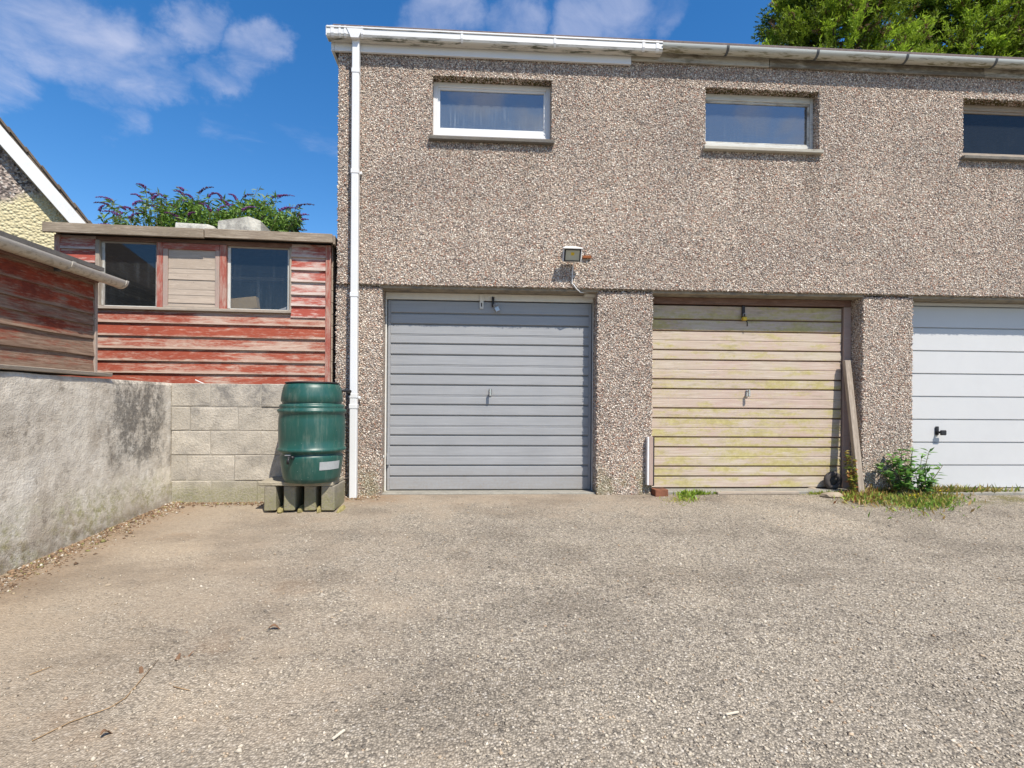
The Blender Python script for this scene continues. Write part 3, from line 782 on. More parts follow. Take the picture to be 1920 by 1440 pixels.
# grey door
GX0, GX1 = -.938, 1.150
d1 = box('garage_door', GX0 - .012, GX1 + .012, DY + .0225, DY + .05, .004, 1.945, M['grey_door'], gb, .004)
tag(d1, 'grey painted up and over door')
zl = [v * .988 for v in (0, .145, .256, .46, .568, .772, .885, 1.089, 1.198, 1.40, 1.513, 1.714, 1.827, 1.966)]
for a, b in zip(zl, zl[1:]):
    h = b - a - .009
    door_panel('panel', GX1 - GX0 - .052, h, M['grey_door'], d1, (GX0 + GX1) / 2, (a + b) / 2 + .004, DY + .022, mids=(-.012, .0, ) if h > .16 else ())
for x in (GX0 + .012, GX1 - .012):
    box('stile', x - .0135, x + .0135, DY + .002, DY + .022, .006, 1.943, M['grey_door'], d1, .003)
handle(d1, .105, 1.01, DY - .002, M['chrome'])
fr = box('door_head', -.966, 1.173, DY - .005, DY + .07, 1.952, LZ - .034, M['white_paint'], gb, .003)
for q in ((-.966, GX0 - .014), (GX1 + .014, 1.173)): box('door_jamb', *q, DY - .005, DY + .07, -.01, 1.95, M['white_paint'], gb, .003)
for px, sx in ((713, -1), (1119, 1)):      # roller arm brackets at the jambs
    c = onY(px, 856, .19)
    lathe('jamb_roller', [(.004, -.022), (.026, -.018), (.028, 0), (.026, .018), (.004, .022)], (c.x + (.012 if sx < 0 else -.01), .185, c.z), M['white_paint'], fr, 16, axis='Y')
prism('jamb_wedge', [(0, 0), (.0, .12), (.022, .0)], (GX0 - .002, DY - .022, .27), (GX0 - .002, DY + .001, .27), (1, 0, 0), (0, 0, 1), M['grey_door'], fr)
# hasp plates over the top of the grey door
hz = onY(903, 565, DY - .02)
hs = boxes('hasp', [(hz.x - .02, hz.x + .02, DY - .020, DY - .012, hz.z - .075, hz.z + .075)], M['white_paint'], d1)
box('slot', hz.x - .006, hz.x + .006, DY - .0215, DY - .0195, hz.z - .055, hz.z - .015, M['iron'], hs, .001)
hz2 = onY(925, 566, DY - .03)
box('staple', hz2.x - .016, hz2.x + .010, DY - .034, DY - .014, hz2.z - .05, hz2.z + .05, M['iron'], d1, .004)
box('backing_block', hz2.x - .055, hz2.x + .04, DY - .013, DY - .006, 1.985, LZ - .036, M['white_paint'], d1, .002)
pl = onY(932, 579, DY - .05)
pk = empty('padlock', (pl.x, DY - .05, pl.z - .03), 'silver padlock hanging open at the top of the grey garage door', 'padlock')
rot = Matrix.Translation((pl.x, DY - .05, pl.z)) @ Matrix.Rotation(math.radians(-28), 4, 'Y')
box('lock_body', -.024, .024, -.012, .012, -.028, .022, M['metal'], pk, .004, basis=rot)
bm = bmesh.new(); add_tube(bm, [(-.016, 0, .02), (-.016, 0, .045), (-.008, 0, .056), (.008, 0, .056), (.016, 0, .045), (.016, 0, .02)], .0045, 8)
new('shackle', bm_mesh(bm), M['metal'], pk, rot, smooth=True)
jb = onY(1106, 553, DY - .05)
box('junction_box', jb.x - .06, jb.x + .058, DY - .09, DY - .008, jb.z - .022, jb.z + .020, M['white_paint'], gb, .006)

# beige door
BXa, BXb = 1.775, 3.862
d2 = box('garage_door', BXa - .006, BXb + .006, DY + .0225, DY + .05, .018, 1.948, M['brown_frame'], gb, .004)
tag(d2, 'faded beige door of wide and narrow boards, green with moss')
zb = [.022, .145, .250, .452, .557, .757, .862, 1.064, 1.167, 1.370, 1.474, 1.674, 1.795, 1.946]
for a, b in zip(zb, zb[1:]):
    h = b - a - .010
    door_panel('panel', BXb - BXa - .012, h, M['moss_door'], d2, (BXa + BXb) / 2, (a + b) / 2, DY + .022, rnd=.007, mids=(.0,) if h > .16 else ())
hx = onY(1400, 738, DY)
handle(d2, hx.x, hx.z, DY - .002, M['chrome'])
for q in ((1.737, BXa - .009), (BXb + .009, 3.953)): box('door_jamb', *q, DY - .02, DY + .06, -.005, 1.952, M['pink_wood'], gb, .003)
new('door_head', bm_mesh((lambda b: (add_box(b, -1.107, 1.107, -.025, .06, 0, .068, .004), b)[1])(bmesh.new())), M['brown_frame'], gb, Matrix.Translation((2.845, DY, 1.955)))
c = onY(1395, 586, DY - .03)
box('hasp', c.x - .016, c.x + .016, DY - .024, DY - .008, c.z - .06, c.z + .075, M['iron'], d2, .003)
yk = empty('padlock', (c.x, DY - .05, c.z - .1), 'yellow padlock on black hasp of the mossy beige garage door', 'padlock')
box('lock_body', c.x - .024, c.x + .024, DY - .056, DY - .028, c.z - .085, c.z - .048, M['yellow'], yk, .005)
tube('shackle', [(c.x - .014, DY - .042, c.z - .05), (c.x - .014, DY - .042, c.z - .02), (c.x, DY - .042, c.z - .008), (c.x + .014, DY - .042, c.z - .02), (c.x + .014, DY - .042, c.z - .05)], .004, M['metal'], yk)
tube('key_hook', [(c.x + .02, DY - .04, c.z - .085), (c.x + .03, DY - .042, c.z - .105), (c.x + .03, DY - .042, c.z - .145)], .006, M['plastic_black'], yk)

# white door
WXa, WXb = 4.53, 6.66
d3 = box('garage_door', WXa - .006, WXb + .006, DY + .0225, DY + .05, .012, 1.985, M['white_door'], gb, .004)
tag(d3, 'clean white sectional door')
zw = [.014 + .2475 * i for i in range(8)] + [1.98]
for a, b in zip(zw, zw[1:]):
    door_panel('panel', WXb - WXa - .012, b - a - .007, M['white_door'], d3, (WXa + WXb) / 2, (a + b) / 2, DY + .022, rnd=.006, depth=.02)
hx = onY(1756, 808, DY)
handle(d3, hx.x, hx.z, DY, M['plastic_black'], 'L')
for q in ((4.497, WXa - .008), (WXb + .008, 6.699)): box('door_jamb', *q, DY - .004, DY + .06, 0, 1.985, M['white_door'], gb, .003)
box('door_head', 4.497, 6.699, DY - .004, DY + .06, 1.988, LZ - .034, M['white_door'], gb, .003)
for a, b, z1, y0 in ((-.965, 1.172, .003, .06), (1.737, 3.953, .016, .04), (4.497, 6.698, .010, -.05)):
    box('threshold', a, b, y0, .33, -.2, z1, M['threshold'], gb, .006)

# ------------------------------------------------------------------ flood light
c = onY(1073, 478, -.11)
fl = empty('floodlight', (c.x, 0, c.z), 'white floodlight tilted down on the pebbledash above the grey door', 'lamp')
R_ = Matrix.Translation((c.x, -.105, c.z)) @ Matrix.Rotation(math.radians(22), 4, 'X')
bm = bmesh.new(); add_box(bm, -.092, .092, -.018, .022, -.066, .066, .008); add_box(bm, -.06, .06, .022, .05, -.045, .05, .008)
hb = new('housing', bm_mesh(bm), M['upvc'], fl, R_)
bm = bmesh.new(); add_box(bm, -.096, .096, -.05, .02, .067, .073, .002); new('hood', bm_mesh(bm), M['upvc'], fl, R_)
bm = bmesh.new()
for q in ((-.082, -.068, -.024, -.0185, -.058, .058), (.068, .082, -.024, -.0185, -.058, .058), (-.068, .068, -.024, -.0185, -.058, -.048), (-.068, .068, -.024, -.0185, .048, .058)): add_box(bm, *q)
new('bezel', bm_mesh(bm), M['iron'], fl, R_)
bm = bmesh.new(); add_box(bm, -.067, .067, -.022, -.0185, -.047, .047); new('lens', bm_mesh(bm), M['lens'], fl, R_)
bm = bmesh.new(); add_box(bm, -.016, .016, -.0245, -.0222, .0, .028, .001); new('led_chip', bm_mesh(bm), M['yellow'], fl, R_)
box('bracket', c.x - .07, c.x + .07, -.06, -.004, c.z + .075, c.z + .10, M['upvc'], fl, .008)
box('bracket_arm', c.x - .05, c.x + .05, -.012, -.002, c.z - .03, c.z + .10, M['upvc'], fl, .004)
tube('cable', [(c.x + .03, -.07, c.z - .05), (c.x + .024, -.03, c.z - .08), (c.x + .018, -.012, c.z - .16), (c.x + .016, -.012, c.z - .26), (c.x + .03, -.014, LZ + .03), (c.x + .06, -.006, LZ - .01), (c.x + .11, .03, LZ - .04), (jb.x, DY - .1, jb.z + .01)], .0055, M['upvc'], fl)
r_ = onY(1101, 482, -.012)
tag(box('rusty_bracket', r_.x - .045, r_.x + .04, -.026, -.004, r_.z - .014, r_.z + .012, M['rust'], None, .003, .002), 'short rusty iron stub fixed beside the floodlight', 'bracket')

# ------------------------------------------------------------------ left yard wall (rendered) and block wall
LX = -2.82
bm = bmesh.new()
ys_ = np.arange(-9, -.119, .07); N_ = len(ys_)
zt = [-.6, -.3, -.14, 0, .15, .3, .45, .6, .75, .88, .98, 1.04, 1.064]
rows = []
for y in ys_:
    row = []
    for z in zt:
        dxx = .012 * mnoise.noise(Vector((0, y * 1.6, z * 1.6))) + .005 * mnoise.noise(Vector((3, y * 7, z * 7)))
        x = LX + dxx - (.012 if z > 1.05 else 0)
        if z < .22: x += .018 * max(0, mnoise.noise(Vector((9, y * 2.2, 0))) + .35) * (1 if z < gz(LX, y) + .20 else 0)
        row.append(bm.verts.new((x, y, z + (.007 * mnoise.noise(Vector((5, y * 3, 0))) if z > 1 else 0))))
    for x, z in ((LX - .10, 1.069), (LX - .21, 1.06), (LX - .21, -.6)): row.append(bm.verts.new((x, y, z)))
    rows.append(row)
K = len(rows[0])
for a, b in zip(rows, rows[1:]):
    for i in range(K): bm.faces.new([a[i], a[(i + 1) % K], b[(i + 1) % K], b[i]])
bm.faces.new(rows[0]); bm.faces.new(rows[-1][::-1])
tag(new('rendered_wall', bm_mesh(bm), M['render'], smooth=False), 'long cement rendered yard wall stained black and green, carrying the weathered shed', 'wall')

bw = empty('block_wall', (-2.1, -.17, -.03), 'low wall of bare grey concrete blocks behind the water butt', 'wall')
box('mortar_core', LX + .012, -1.41, -.2175, -.125, -.3, 1.056, M['mortar'], bw, 0)
cz = [1.064, .848, .627, .405, .172, -.12]
joints = [[394, 489], [356, 446, 541], [394, 489], [351, 440, 535], [397, 482]]
for i in range(5):
    z1, z0 = cz[i], cz[i + 1]
    xsj = [LX + .008] + [onY(p, 820, -.22).x for p in joints[i]]
    while xsj[-1] < -1.41 - .48: xsj.append(xsj[-1] + .45)
    xsj.append(-1.412)
    for a, b in zip(xsj, xsj[1:]):
        dy = random.uniform(-.004, .005)
        g1, g0 = random.uniform(.0015, .004), random.uniform(.0015, .004)
        box('block', a + g1, b - g0, -.222 + dy * .6, -.13, z0 + random.uniform(.0015, .006), z1 - random.uniform(.001, .005), M['block'], bw, .005, .003)

# ------------------------------------------------------------------ back shed (red, three windows)
SA = math.radians(3.4)
SP = Vector((-1.474, .10, 0))
SM = Matrix.Translation(SP) @ Matrix.Rotation(SA, 4, 'Z')     # local +x towards the garage, shed spans x -2.49..0, local y away
sh = empty('garden_shed', (-2.7, 1.0, .93), 'red weatherboarded shed with a row of windows above the block wall', 'shed')
def sbox(name, s0, s1, y0, y1, z0, z1, m, parent=sh, bev=.003, jit=0.0):
    """box in shed coordinates; s counts leftwards from the right-hand corner; local x of the object runs along the board"""
    cx, cy, cz_ = -(s0 + s1) / 2, (y0 + y1) / 2, (z0 + z1) / 2
    B = SM @ Matrix.Translation((cx, cy, cz_))
    hx_, hy, hz_ = abs(s1 - s0) / 2, (y1 - y0) / 2, (z1 - z0) / 2
    if (z1 - z0) > abs(s1 - s0) and (z1 - z0) > (y1 - y0):    # upright piece: grain along z
        B = B @ Matrix.Rotation(math.pi / 2, 4, 'Y')
        hx_, hz_ = hz_, hx_
    elif (y1 - y0) > abs(s1 - s0):
        B = B @ Matrix.Rotation(math.pi / 2, 4, 'Z'); hx_, hy = hy, hx_
    return box(name, -hx_, hx_, -hy, hy, -hz_, hz_, m, parent, bev, jit, B)
def lap(name, s0, s1, z0, z1, m, parent=sh, thick=.030, thin=.007, y=0.0):
    L = s1 - s0; h = z1 - z0
    bm = bmesh.new()
    k = max(2, int(L / .3)); ph = random.uniform(0, 9)
    prev = None
    for i in range(k + 1):
        x = -L / 2 + L * i / k
        wv = .0025 * mnoise.noise(Vector((x * 1.7 + ph, z0 * 9, 0)))
        ring = [bm.verts.new(p) for p in ((x, -thick + wv, -h / 2 + wv), (x, -thin + wv, h / 2 + .012), (x, 0, h / 2 + .012), (x, 0, -h / 2))]
        if prev:
            for a in range(4): bm.faces.new([prev[a], prev[(a + 1) % 4], ring[(a + 1) % 4], ring[a]])
        else: bm.faces.new(ring)
        prev = ring
    bm.faces.new(prev[::-1])
    return new(name, bm_mesh(bm), m, parent, SM @ Matrix.Translation((-(s0 + s1) / 2, y, (z0 + z1) / 2)))
SL = 2.485
for a, b in zip([.93, 1.045, 1.164, 1.279, 1.396, 1.514, 1.637], [1.045, 1.164, 1.279, 1.396, 1.514, 1.637, 1.745]):
    lap('board', .05, SL - .05, a, b, M['red_board'])
rz = [1.605 + .117, 1.836, 1.946, 2.072, 2.187, 2.313, 2.43]
for a, b in zip(rz, rz[1:]):
    lap('board', .05, .375, a, b, M['red_side']); lap('board', 2.135, SL - .05, a, b, M['red_side'])
for s in ((0, .05), (SL - .05, SL)):
    sbox('corner_trim', *s, -.028, .012, .93, 2.44, M['red_trim'])
# side walls (right side faces the garage), back, floor and roof
for i in range(13):
    z0 = .955 + i * .1165
    sbox('side_board', -.012, .006, .013, 1.85, z0, z0 + .113, M['grey_wood'], bev=.002)
    sbox('side_board', SL - .006, SL + .012, .013, 1.85, z0, z0 + .113, M['grey_wood'], bev=.002)
sbox('back_wall', .0, SL, 1.851, 1.87, .93, 2.4685, M['wood_inside'], bev=0)
sbox('floor', 0.01, SL - .01, .05, 1.84, .935, .96, M['wood_inside'], bev=0)
sbox('bench', .1, SL - .1, .06, .5, 1.765, 1.79, M['wood_inside'], bev=.003)
sbox('inner_lining', .05, 2.43, .005, .02, .96, 1.72, M['wood_inside'], bev=0)
sbox('roof', -.03, SL + .033, -.10, 1.95, 2.47, 2.515, M['shed_felt'], bev=.004)
sbox('fascia', 1.14, SL + .035, -.125, -.102, 2.432, 2.522, M['dark_wood'], jit=.0025)
sbox('fascia', -.034, 1.135, -.122, -.101, 2.440, 2.526, M['dark_wood'], jit=.0025)
sbox('verge_board', -.052, -.034, -.10, 1.95, 2.43, 2.518, M['dark_wood'])
# window row
sbox('window_sill', .372, 2.14, -.045, .03, 1.760, 1.786, M['grey_wood'], jit=.0015)
sbox('head_rail', .372, 2.14, -.012, .03, 2.405, 2.445, M['brown_frame'])
for s0, s1, m_ in ((2.10, 2.135, 'grey_wood'), (1.545, 1.598, 'red_trim'), (.975, 1.035, 'red_trim'), (.372, .392, 'grey_wood')):
    sbox('mullion', s0, s1, -.025, .03, 1.786, 2.405, M[m_])
def spane(s0, s1):
    w = sbox('window', s0, s1, .012, .024, 2.388, 2.404, M['grey_wood'], bev=.001)
    sbox('glazing_bead', s0, s1, .012, .024, 1.787, 1.80, M['white_wood'], w, .001)
    sbox('glazing_bead', s0, s0 + .022, .010, .026, 1.80, 2.388, M['white_wood'], w, .001)
    sbox('glazing_bead', s1 - .026, s1, .008, .026, 1.80, 2.388, M['white_wood'], w, .001)
    sbox('pane', s0 + .01, s1 - .01, .016, .020, 1.795, 2.395, M['glass_shed'], w, 0)
spane(1.600, 2.098); spane(.394, .973)
mw = sbox('boarded_opening', 1.037, 1.543, -.004, .004, 1.79, 2.40, M['wood_inside'], bev=0)
sbox('opening_frame', 1.037, 1.075, -.024, -.005, 1.79, 2.37, M['pink_wood'], mw); sbox('opening_frame', 1.50, 1.543, -.024, -.005, 1.79, 2.37, M['pink_wood'], mw)
sbox('opening_frame', 1.037, 1.543, -.027, -.005, 2.345, 2.403, M['red_trim'], mw); sbox('opening_frame', 1.037, 1.543, -.025, -.005, 1.786, 1.806, M['grey_wood'], mw)
M['ply'] = peel('weathered_ply', (.44, .36, .285), (.38, .31, .245), (.49, .41, .33), (.36, .29, .23), .03)
zz = [1.808, 1.836, 1.878, 1.912, 1.968, 2.06, 2.12, 2.165, 2.268, 2.34]
for a, b in zip(zz, zz[1:]): lap('slat', 1.077, 1.498, a, b - .001, M['ply'], mw, random.uniform(.005, .012), .004, -.006)
# things on and inside the shed
def sworld(s, y, z): return SM @ Vector((-s, y, z))
def wedge(name, s0, s1, y0, y1, z0, h0, h1, m, label, cat, group=None, ch=.05):
    bm = bmesh.new()
    top = [(-s1, y0 + .012, z0 + h0), (-s0 - ch, y0 + .012, z0 + h1), (-s0, y0 + .05, z0 + h1 * .82), (-s0, y1, z0 + h1 * .8), (-s1, y1, z0 + h0)]
    bot = [(-s1, y0, z0), (-s0 - ch * .6, y0, z0), (-s0, y0 + .05, z0), (-s0, y1, z0), (-s1, y1, z0)]
    t_ = [bm.verts.new(p) for p in top]; b2 = [bm.verts.new(p) for p in bot]
    bm.faces.new(t_); bm.faces.new(b2[::-1])
    for i in range(5): bm.faces.new([b2[i], b2[(i + 1) % 5], t_[(i + 1) % 5], t_[i]])
    bmesh.ops.bevel(bm, geom=list(bm.edges), offset=.006, segments=1, affect='EDGES')
    return tag(new(name, bm_mesh(bm), m, None, SM.copy()), label, cat, group)
wedge('concrete_slab', 1.08, 1.42, -.07, .25, 2.5165, .072, .07, M['pale_block'], 'thin pale concrete slab lying on the shed roof', 'slab')
wedge('concrete_slab', .66, 1.04, -.07, .30, 2.5165, .105, .165, M['pale_block'], 'thick pale wedge of concrete weighing down the shed roof', 'slab', ch=.10)
B = SM @ Matrix.Translation((-.86, .13, 1.865)) @ Matrix.Rotation(math.radians(-8), 4, 'Y')
tag(box('timber_offcut', -.15, .13, -.045, .045, -.062, .058, M['cardboard'], None, .004, basis=B), 'pale timber offcut lying inside the right shed window', 'timber')
B = SM @ Matrix.Translation((-1.78, .6, 2.12)) @ Matrix.Rotation(math.radians(20), 4, 'Y')
B = SM @ Matrix.Translation((-1.35, 1.0, 2.31))
tag(box('strip_light', -.62, .62, -.03, .03, -.02, .02, M['upvc'], None, .006, basis=B), 'white strip light hung under the shed roof, unlit', 'lamp')
B = SM @ Matrix.Translation((-.455, .10, 1.795)) @ Matrix.Rotation(math.radians(14), 4, 'Z')
bm = bmesh.new(); add_tube(bm, [(-.06, 0, 0.012), (0, 0, .03), (.05, .01, .075)], [.012, .018, .012], 8)
tag(new('plastic_bottle', bm_mesh(bm), M['upvc'], None, B, True), 'small white plastic bottle on its side in the right shed window', 'bottle')
sc = onY(375, 712, -.17)
B = Matrix.Translation((sc.x, -.175, 1.079)) @ Matrix.Rotation(.5, 4, 'Y') @ Matrix.Rotation(.4, 4, 'Z')
tag(box('paper_scrap', -.04, .04, -.018, .018, -.0012, .0012, M['upvc'], None, 0, basis=B), 'white scrap of paper on top of the block wall', 'paper')

# ------------------------------------------------------------------ near shed on the rendered wall
ns = empty('weathered_shed', (-3.9, -3.2, 1.07), 'weathered brown and red boarded shed standing on the rendered wall', 'shed')
NX, NY1, NY0 = LX - .035, -1.17, -5.6
NM = Matrix.Translation((NX, 0, 0)) @ Matrix.Rotation(math.pi / 2, 4, 'Z')     # local x -> +Y, local -y -> +X
def nlap(z0, z1):
    L = NY1 - NY0; h = z1 - z0; bm = bmesh.new(); prev = None
    k = 34; ph = random.uniform(0, 9)
    for i in range(k + 1):
        x = -L / 2 + L * i / k; wv = .004 * mnoise.noise(Vector((x * 1.7 + ph, z0 * 9, 0)))
        ring = [bm.verts.new(p) for p in ((x, -.024 + wv, -h / 2 + wv * 1.5), (x, -.008 + wv, h / 2 + .014), (x, 0, h / 2 + .014), (x, 0, -h / 2))]
        if prev:
            for a in range(4): bm.faces.new([prev[a], prev[(a + 1) % 4], ring[(a + 1) % 4], ring[a]])
        else: bm.faces.new(ring)
        prev = ring
    bm.faces.new(prev[::-1])
    new('board', bm_mesh(bm), M['old_board'], ns, NM @ Matrix.Translation(((NY0 + NY1) / 2, 0, (z0 + z1) / 2)))
nz_ = [1.108, 1.227, 1.35, 1.448, 1.53, 1.640, 1.75, 1.86]
for a, b in zip(nz_, nz_[1:]): nlap(a, b - .002)
def nbox(name, x0, x1, y0, y1, z0, z1, m, parent=ns, bev=.003, jit=0):
    up = (z1 - z0) > max(x1 - x0, y1 - y0)
    B = Matrix.Translation(((x0 + x1) / 2, (y0 + y1) / 2, (z0 + z1) / 2))
    hx_, hy, hz_ = (x1 - x0) / 2, (y1 - y0) / 2, (z1 - z0) / 2
    if up: B = B @ Matrix.Rotation(math.pi / 2, 4, 'Y'); hx_, hz_ = hz_, hx_
    else: B = B @ Matrix.Rotation(math.pi / 2, 4, 'Z'); hx_, hy = hy, hx_
    return box(name, -hx_, hx_, -hy, hy, -hz_, hz_, m, parent, bev, jit, B)
nbox('corner_post', NX - .02, NX + .03, NY1 + .001, NY1 + .028, 1.105, 1.84, M['pink_wood'])
nbox('end_wall', NX - 1.9, NX - .021, NY1 - .02, NY1, 1.08, 1.9, M['old_board'])
nbox('back_wall', NX - 1.92, NX - 1.9, NY0, NY1, .93, 2.2, M['old_board'])
nbox('sole_plate', NX - .12, LX + .022, NY0, -1.02, 1.078, 1.104, M['grey_wood'], jit=.003)
bm = bmesh.new(); add_prism(bm, [(.05, 1.858), (-2.0, 2.22), (-2.0, 2.25), (.05, 1.888)], Vector((NX, NY0, 0)), Vector((NX, NY1 + .06, 0)), Vector((1, 0, 0)), Vector((0, 0, 1)))
new('roof', bm_mesh(bm), M['shed_felt'], ns)
nbox('fascia', NX + .026, NX + .042, NY0, NY1 + .02, 1.765, 1.862, M['brown_frame'])
ge = onX(226, 529, NX + .105)
ng = prism('gutter', channel(half_round(.056), 18, .003), (NX + .162, NY0, 1.842), (NX + .162, ge.y, 1.812), (1, 0, 0), (0, 0, 1), M['gutter_cream'], ns)
for px in (122,):
    q = onX(px, 500, NX + .105)
    prism('bracket', channel(half_round(.061), 18, .005), (NX + .167, q.y - .014, 1.8175), (NX + .167, q.y + .014, 1.8175), (1, 0, 0), (0, 0, 1), M['gutter_cream'], ng)
    box('bracket_arm', NX + .040, NX + .075, q.y - .012, q.y + .012, 1.752, 1.79, M['bracket'], ng, .003)
prism('bracket', channel(half_round(.061), 18, .005), (NX + .167, ge.y - .022, 1.8135), (NX + .167, ge.y + .002, 1.8135), (1, 0, 0), (0, 0, 1), M['gutter_cream'], ng)

# ------------------------------------------------------------------ water butt on its stand
BC = Vector((-1.462, -.505, 0))
gy0 = gz(-1.5, -.5)
BZ = gy0 - .004
xl = [onY(p, 900, -.585).x for p in (496, 518, 532, 554, 570, 592.5, 603, 642)]
bl = [(xl[0], xl[1]), (xl[2], xl[3]), (xl[4], xl[5]), (xl[6], xl[6] + .11)]
labs = ['concrete block on end under the water butt, at the open end of the stand', 'concrete block under the water butt, second from the open end of the stand',
        'mossy concrete block under the water butt, between two plain ones near the downpipe', 'concrete block under the water butt, beside the downpipe']
zb_ = BZ + .012
for (a, b), lb in zip(bl, labs):
    tag(box('concrete_block', a, b, -.585 + random.uniform(-.01, .01), -.235, zb_, zb_ + .215, M['block_dark'], None, .007, .003), lb, 'block', 'blocks holding up the water butt')
for i in range(4):
    a, b = bl[i]
    bm = bmesh.new(); bmesh.ops.create_icosphere(bm, subdivisions=2, radius=1)
    for v in bm.verts:
        v.co *= 1 + .28 * mnoise.noise(v.co * 1.7 + Vector((i * 4, 0, 0)))
        v.co = Vector((v.co.x * .030, v.co.y * .12, max(v.co.z * .042, -.03)))
    x_ = (b + bl[i + 1][0]) / 2 if i < 3 else b + .04
    tag(new('mortar_lump', bm_mesh(bm), M['mortar_lump'], None, Matrix.Translation((x_, -.50, zb_ - .006 - (.0 if i < 3 else .01)))), ['mossy mortar lump between the open end block of the butt stand and its neighbour', 'mossy mortar lump in the middle gap of the butt stand', 'mossy mortar lump beside the stand block nearest the downpipe', 'mossy mortar lump outside the stand, at the foot of the white downpipe'][i], 'mortar', 'mortar lumps under the stand')
zs_ = zb_ + .2155
tag(box('paving_slab', xl[0] - .05, xl[6] + .10, -.60, -.235, zs_, zs_ + .034, M['slab'], None, .006, .002), 'thin concrete slab bridging the blocks beneath the water butt', 'slab')
ze = zs_ + .0345
wb = empty('water_butt', (BC.x, BC.y, ze), 'dark green ribbed plastic water butt beside the white downpipe', 'water butt')
H = 1.070 - ze
prof = [(.205, 0), (.222, .006), (.236, .04), (.252, .16), (.2575, .196), (.254, .212), (.243, .222), (.243, .232), (.272, .243), (.283, .256), (.274, .268), (.266, .276), (.270, .34), (.272, .42), (.270, .50), (.264, .536),
        (.274, .548), (.282, .560), (.278, .572), (.262, .580), (.262, .590), (.266, .600), (.256, .612), (.240, .618), (.242, .628), (.253, .640), (.247, .69), (.236, .74), (.224, .768), (.210, .778)]
k_ = H / .790
prof = [(r * 1.015, z * k_) for r, z in prof]
lathe('body', prof, (BC.x, BC.y, ze), M['plastic_green'], wb, 64)
lathe('lid', [(.2, 0), (.222, .001), (.226, .006), (.222, .012), (.15, .018), (.02, .02)], (BC.x, BC.y, ze + H * .985), M['plastic_black'], wb, 48)
# tap
tpx = onY(548, 858, -.75)
ang = math.asin(max(-1, min(1, (tpx.x - BC.x) / .262)))
nrm = Vector((math.sin(ang), -math.cos(ang), 0)); tp = Vector((BC.x, BC.y, tpx.z)) + nrm * .250
tb = tube('tap', [tp, tp + nrm * .055, tp + nrm * .065 + Vector((0, 0, -.015)), tp + nrm * .066 + Vector((0, 0, -.05))], [.014, .013, .012, .011], M['plastic_black'], wb, 10)
lathe('tap_nut', [(.01, -.012), (.022, -.010), (.022, .010), (.01, .012)], tp + nrm * .012, M['plastic_black'], tb, 10)
box('tap_lever', -.035, .012, -.006, .006, -.004, .004, M['chrome'], tb, .002, basis=Matrix.Translation(tp + nrm * .05 + Vector((0, 0, .022))))
# worn paper label, wrapped round the belly low down
bm = bmesh.new(); cols_ = []
lz0, lz1 = onY(610, 884, -.74).z, onY(610, 867, -.74).z
def rad_at(z): return float(np.interp(z - ze, [p[1] for p in prof], [p[0] for p in prof])) + .0025
a0 = math.asin((onY(600, 870, -.72).x - BC.x) / .26); a1 = math.asin((onY(629, 870, -.70).x - BC.x) / .26)
for i in range(9):
    a = a0 + (a1 - a0) * i / 8
    cols_.append([bm.verts.new((BC.x + rad_at(z) * math.sin(a + (.04 if z == lz0 else 0) * (1 - i / 8) * -1), BC.y - rad_at(z) * math.cos(a), z)) for z in (lz0 + .006, (lz0 + lz1) / 2, lz1)])
for p, q in zip(cols_, cols_[1:]):
    for j in range(2): bm.faces.new([p[j], q[j], q[j + 1], p[j + 1]])
lbm = bm_mesh(bm); lo = new('label', lbm, M['paper'], wb)
# filler pipe to the downpipe
cz_ = onY(650, 735, -.2).z
tube('filler_pipe', [(BC.x + .225, BC.y + .08, cz_ + .01), (BC.x + .275, BC.y + .2, cz_ + .004), (dpx - .01, -.085, cz_)], .014, M['plastic_black'], wb, 10)
box('pipe_diverter', dpx - .018, dpx + .012, -.112, -.03, cz_ - .03, cz_ + .022, M['plastic_black'], wb, .005)

# ------------------------------------------------------------------ bits along the garage front
g0 = onY(1212, 819, .0); g1_ = onY(1212, 909, .0)
tm = empty('jamb_strip', (1.72, -.0, g1_.z), 'short white and brown edging strip fixed upright to the pebbledash pier', 'trim')
box('strip', 1.672, 1.690, -.03, .028, g1_.z, g0.z, M['upvc'], tm, .002)
nb = Matrix.Translation((1.7115, -.004, (g0.z + g1_.z) / 2)) @ Matrix.Rotation(math.pi / 2, 4, 'Y')
box('wood_strip', -(g0.z - g1_.z) / 2, (g0.z - g1_.z) / 2, -.024, .024, -.02, .02, M['pink_wood'], tm, .002, basis=nb)
box('black_strip', 1.733, 1.750, -.012, .028, g1_.z - .01, g0.z - .006, M['plastic_black'], tm, .002)

bk = on_ground(1240, 931)
B = Matrix.Translation((bk.x, bk.y + .06, bk.z + .0)) @ Matrix.Rotation(math.radians(6), 4, 'Z')
br = empty('brick', bk + Vector((0, .06, 0)), 'brown brick with two slots lying at the foot of the pier', 'brick')
bm = bmesh.new(); add_box(bm, -.068, .068, -.06, .06, -.01, .068, .004); new('brick_body', bm_mesh(bm), M['brick'], br, B)
for s in (-.012, .03):
    bm = bmesh.new(); add_box(bm, s - .008, s + .008, -.045, .045, .0684, .0695); new('slot', bm_mesh(bm), M['iron'], br, B @ Matrix.Rotation(math.radians(20), 4, 'Z'))

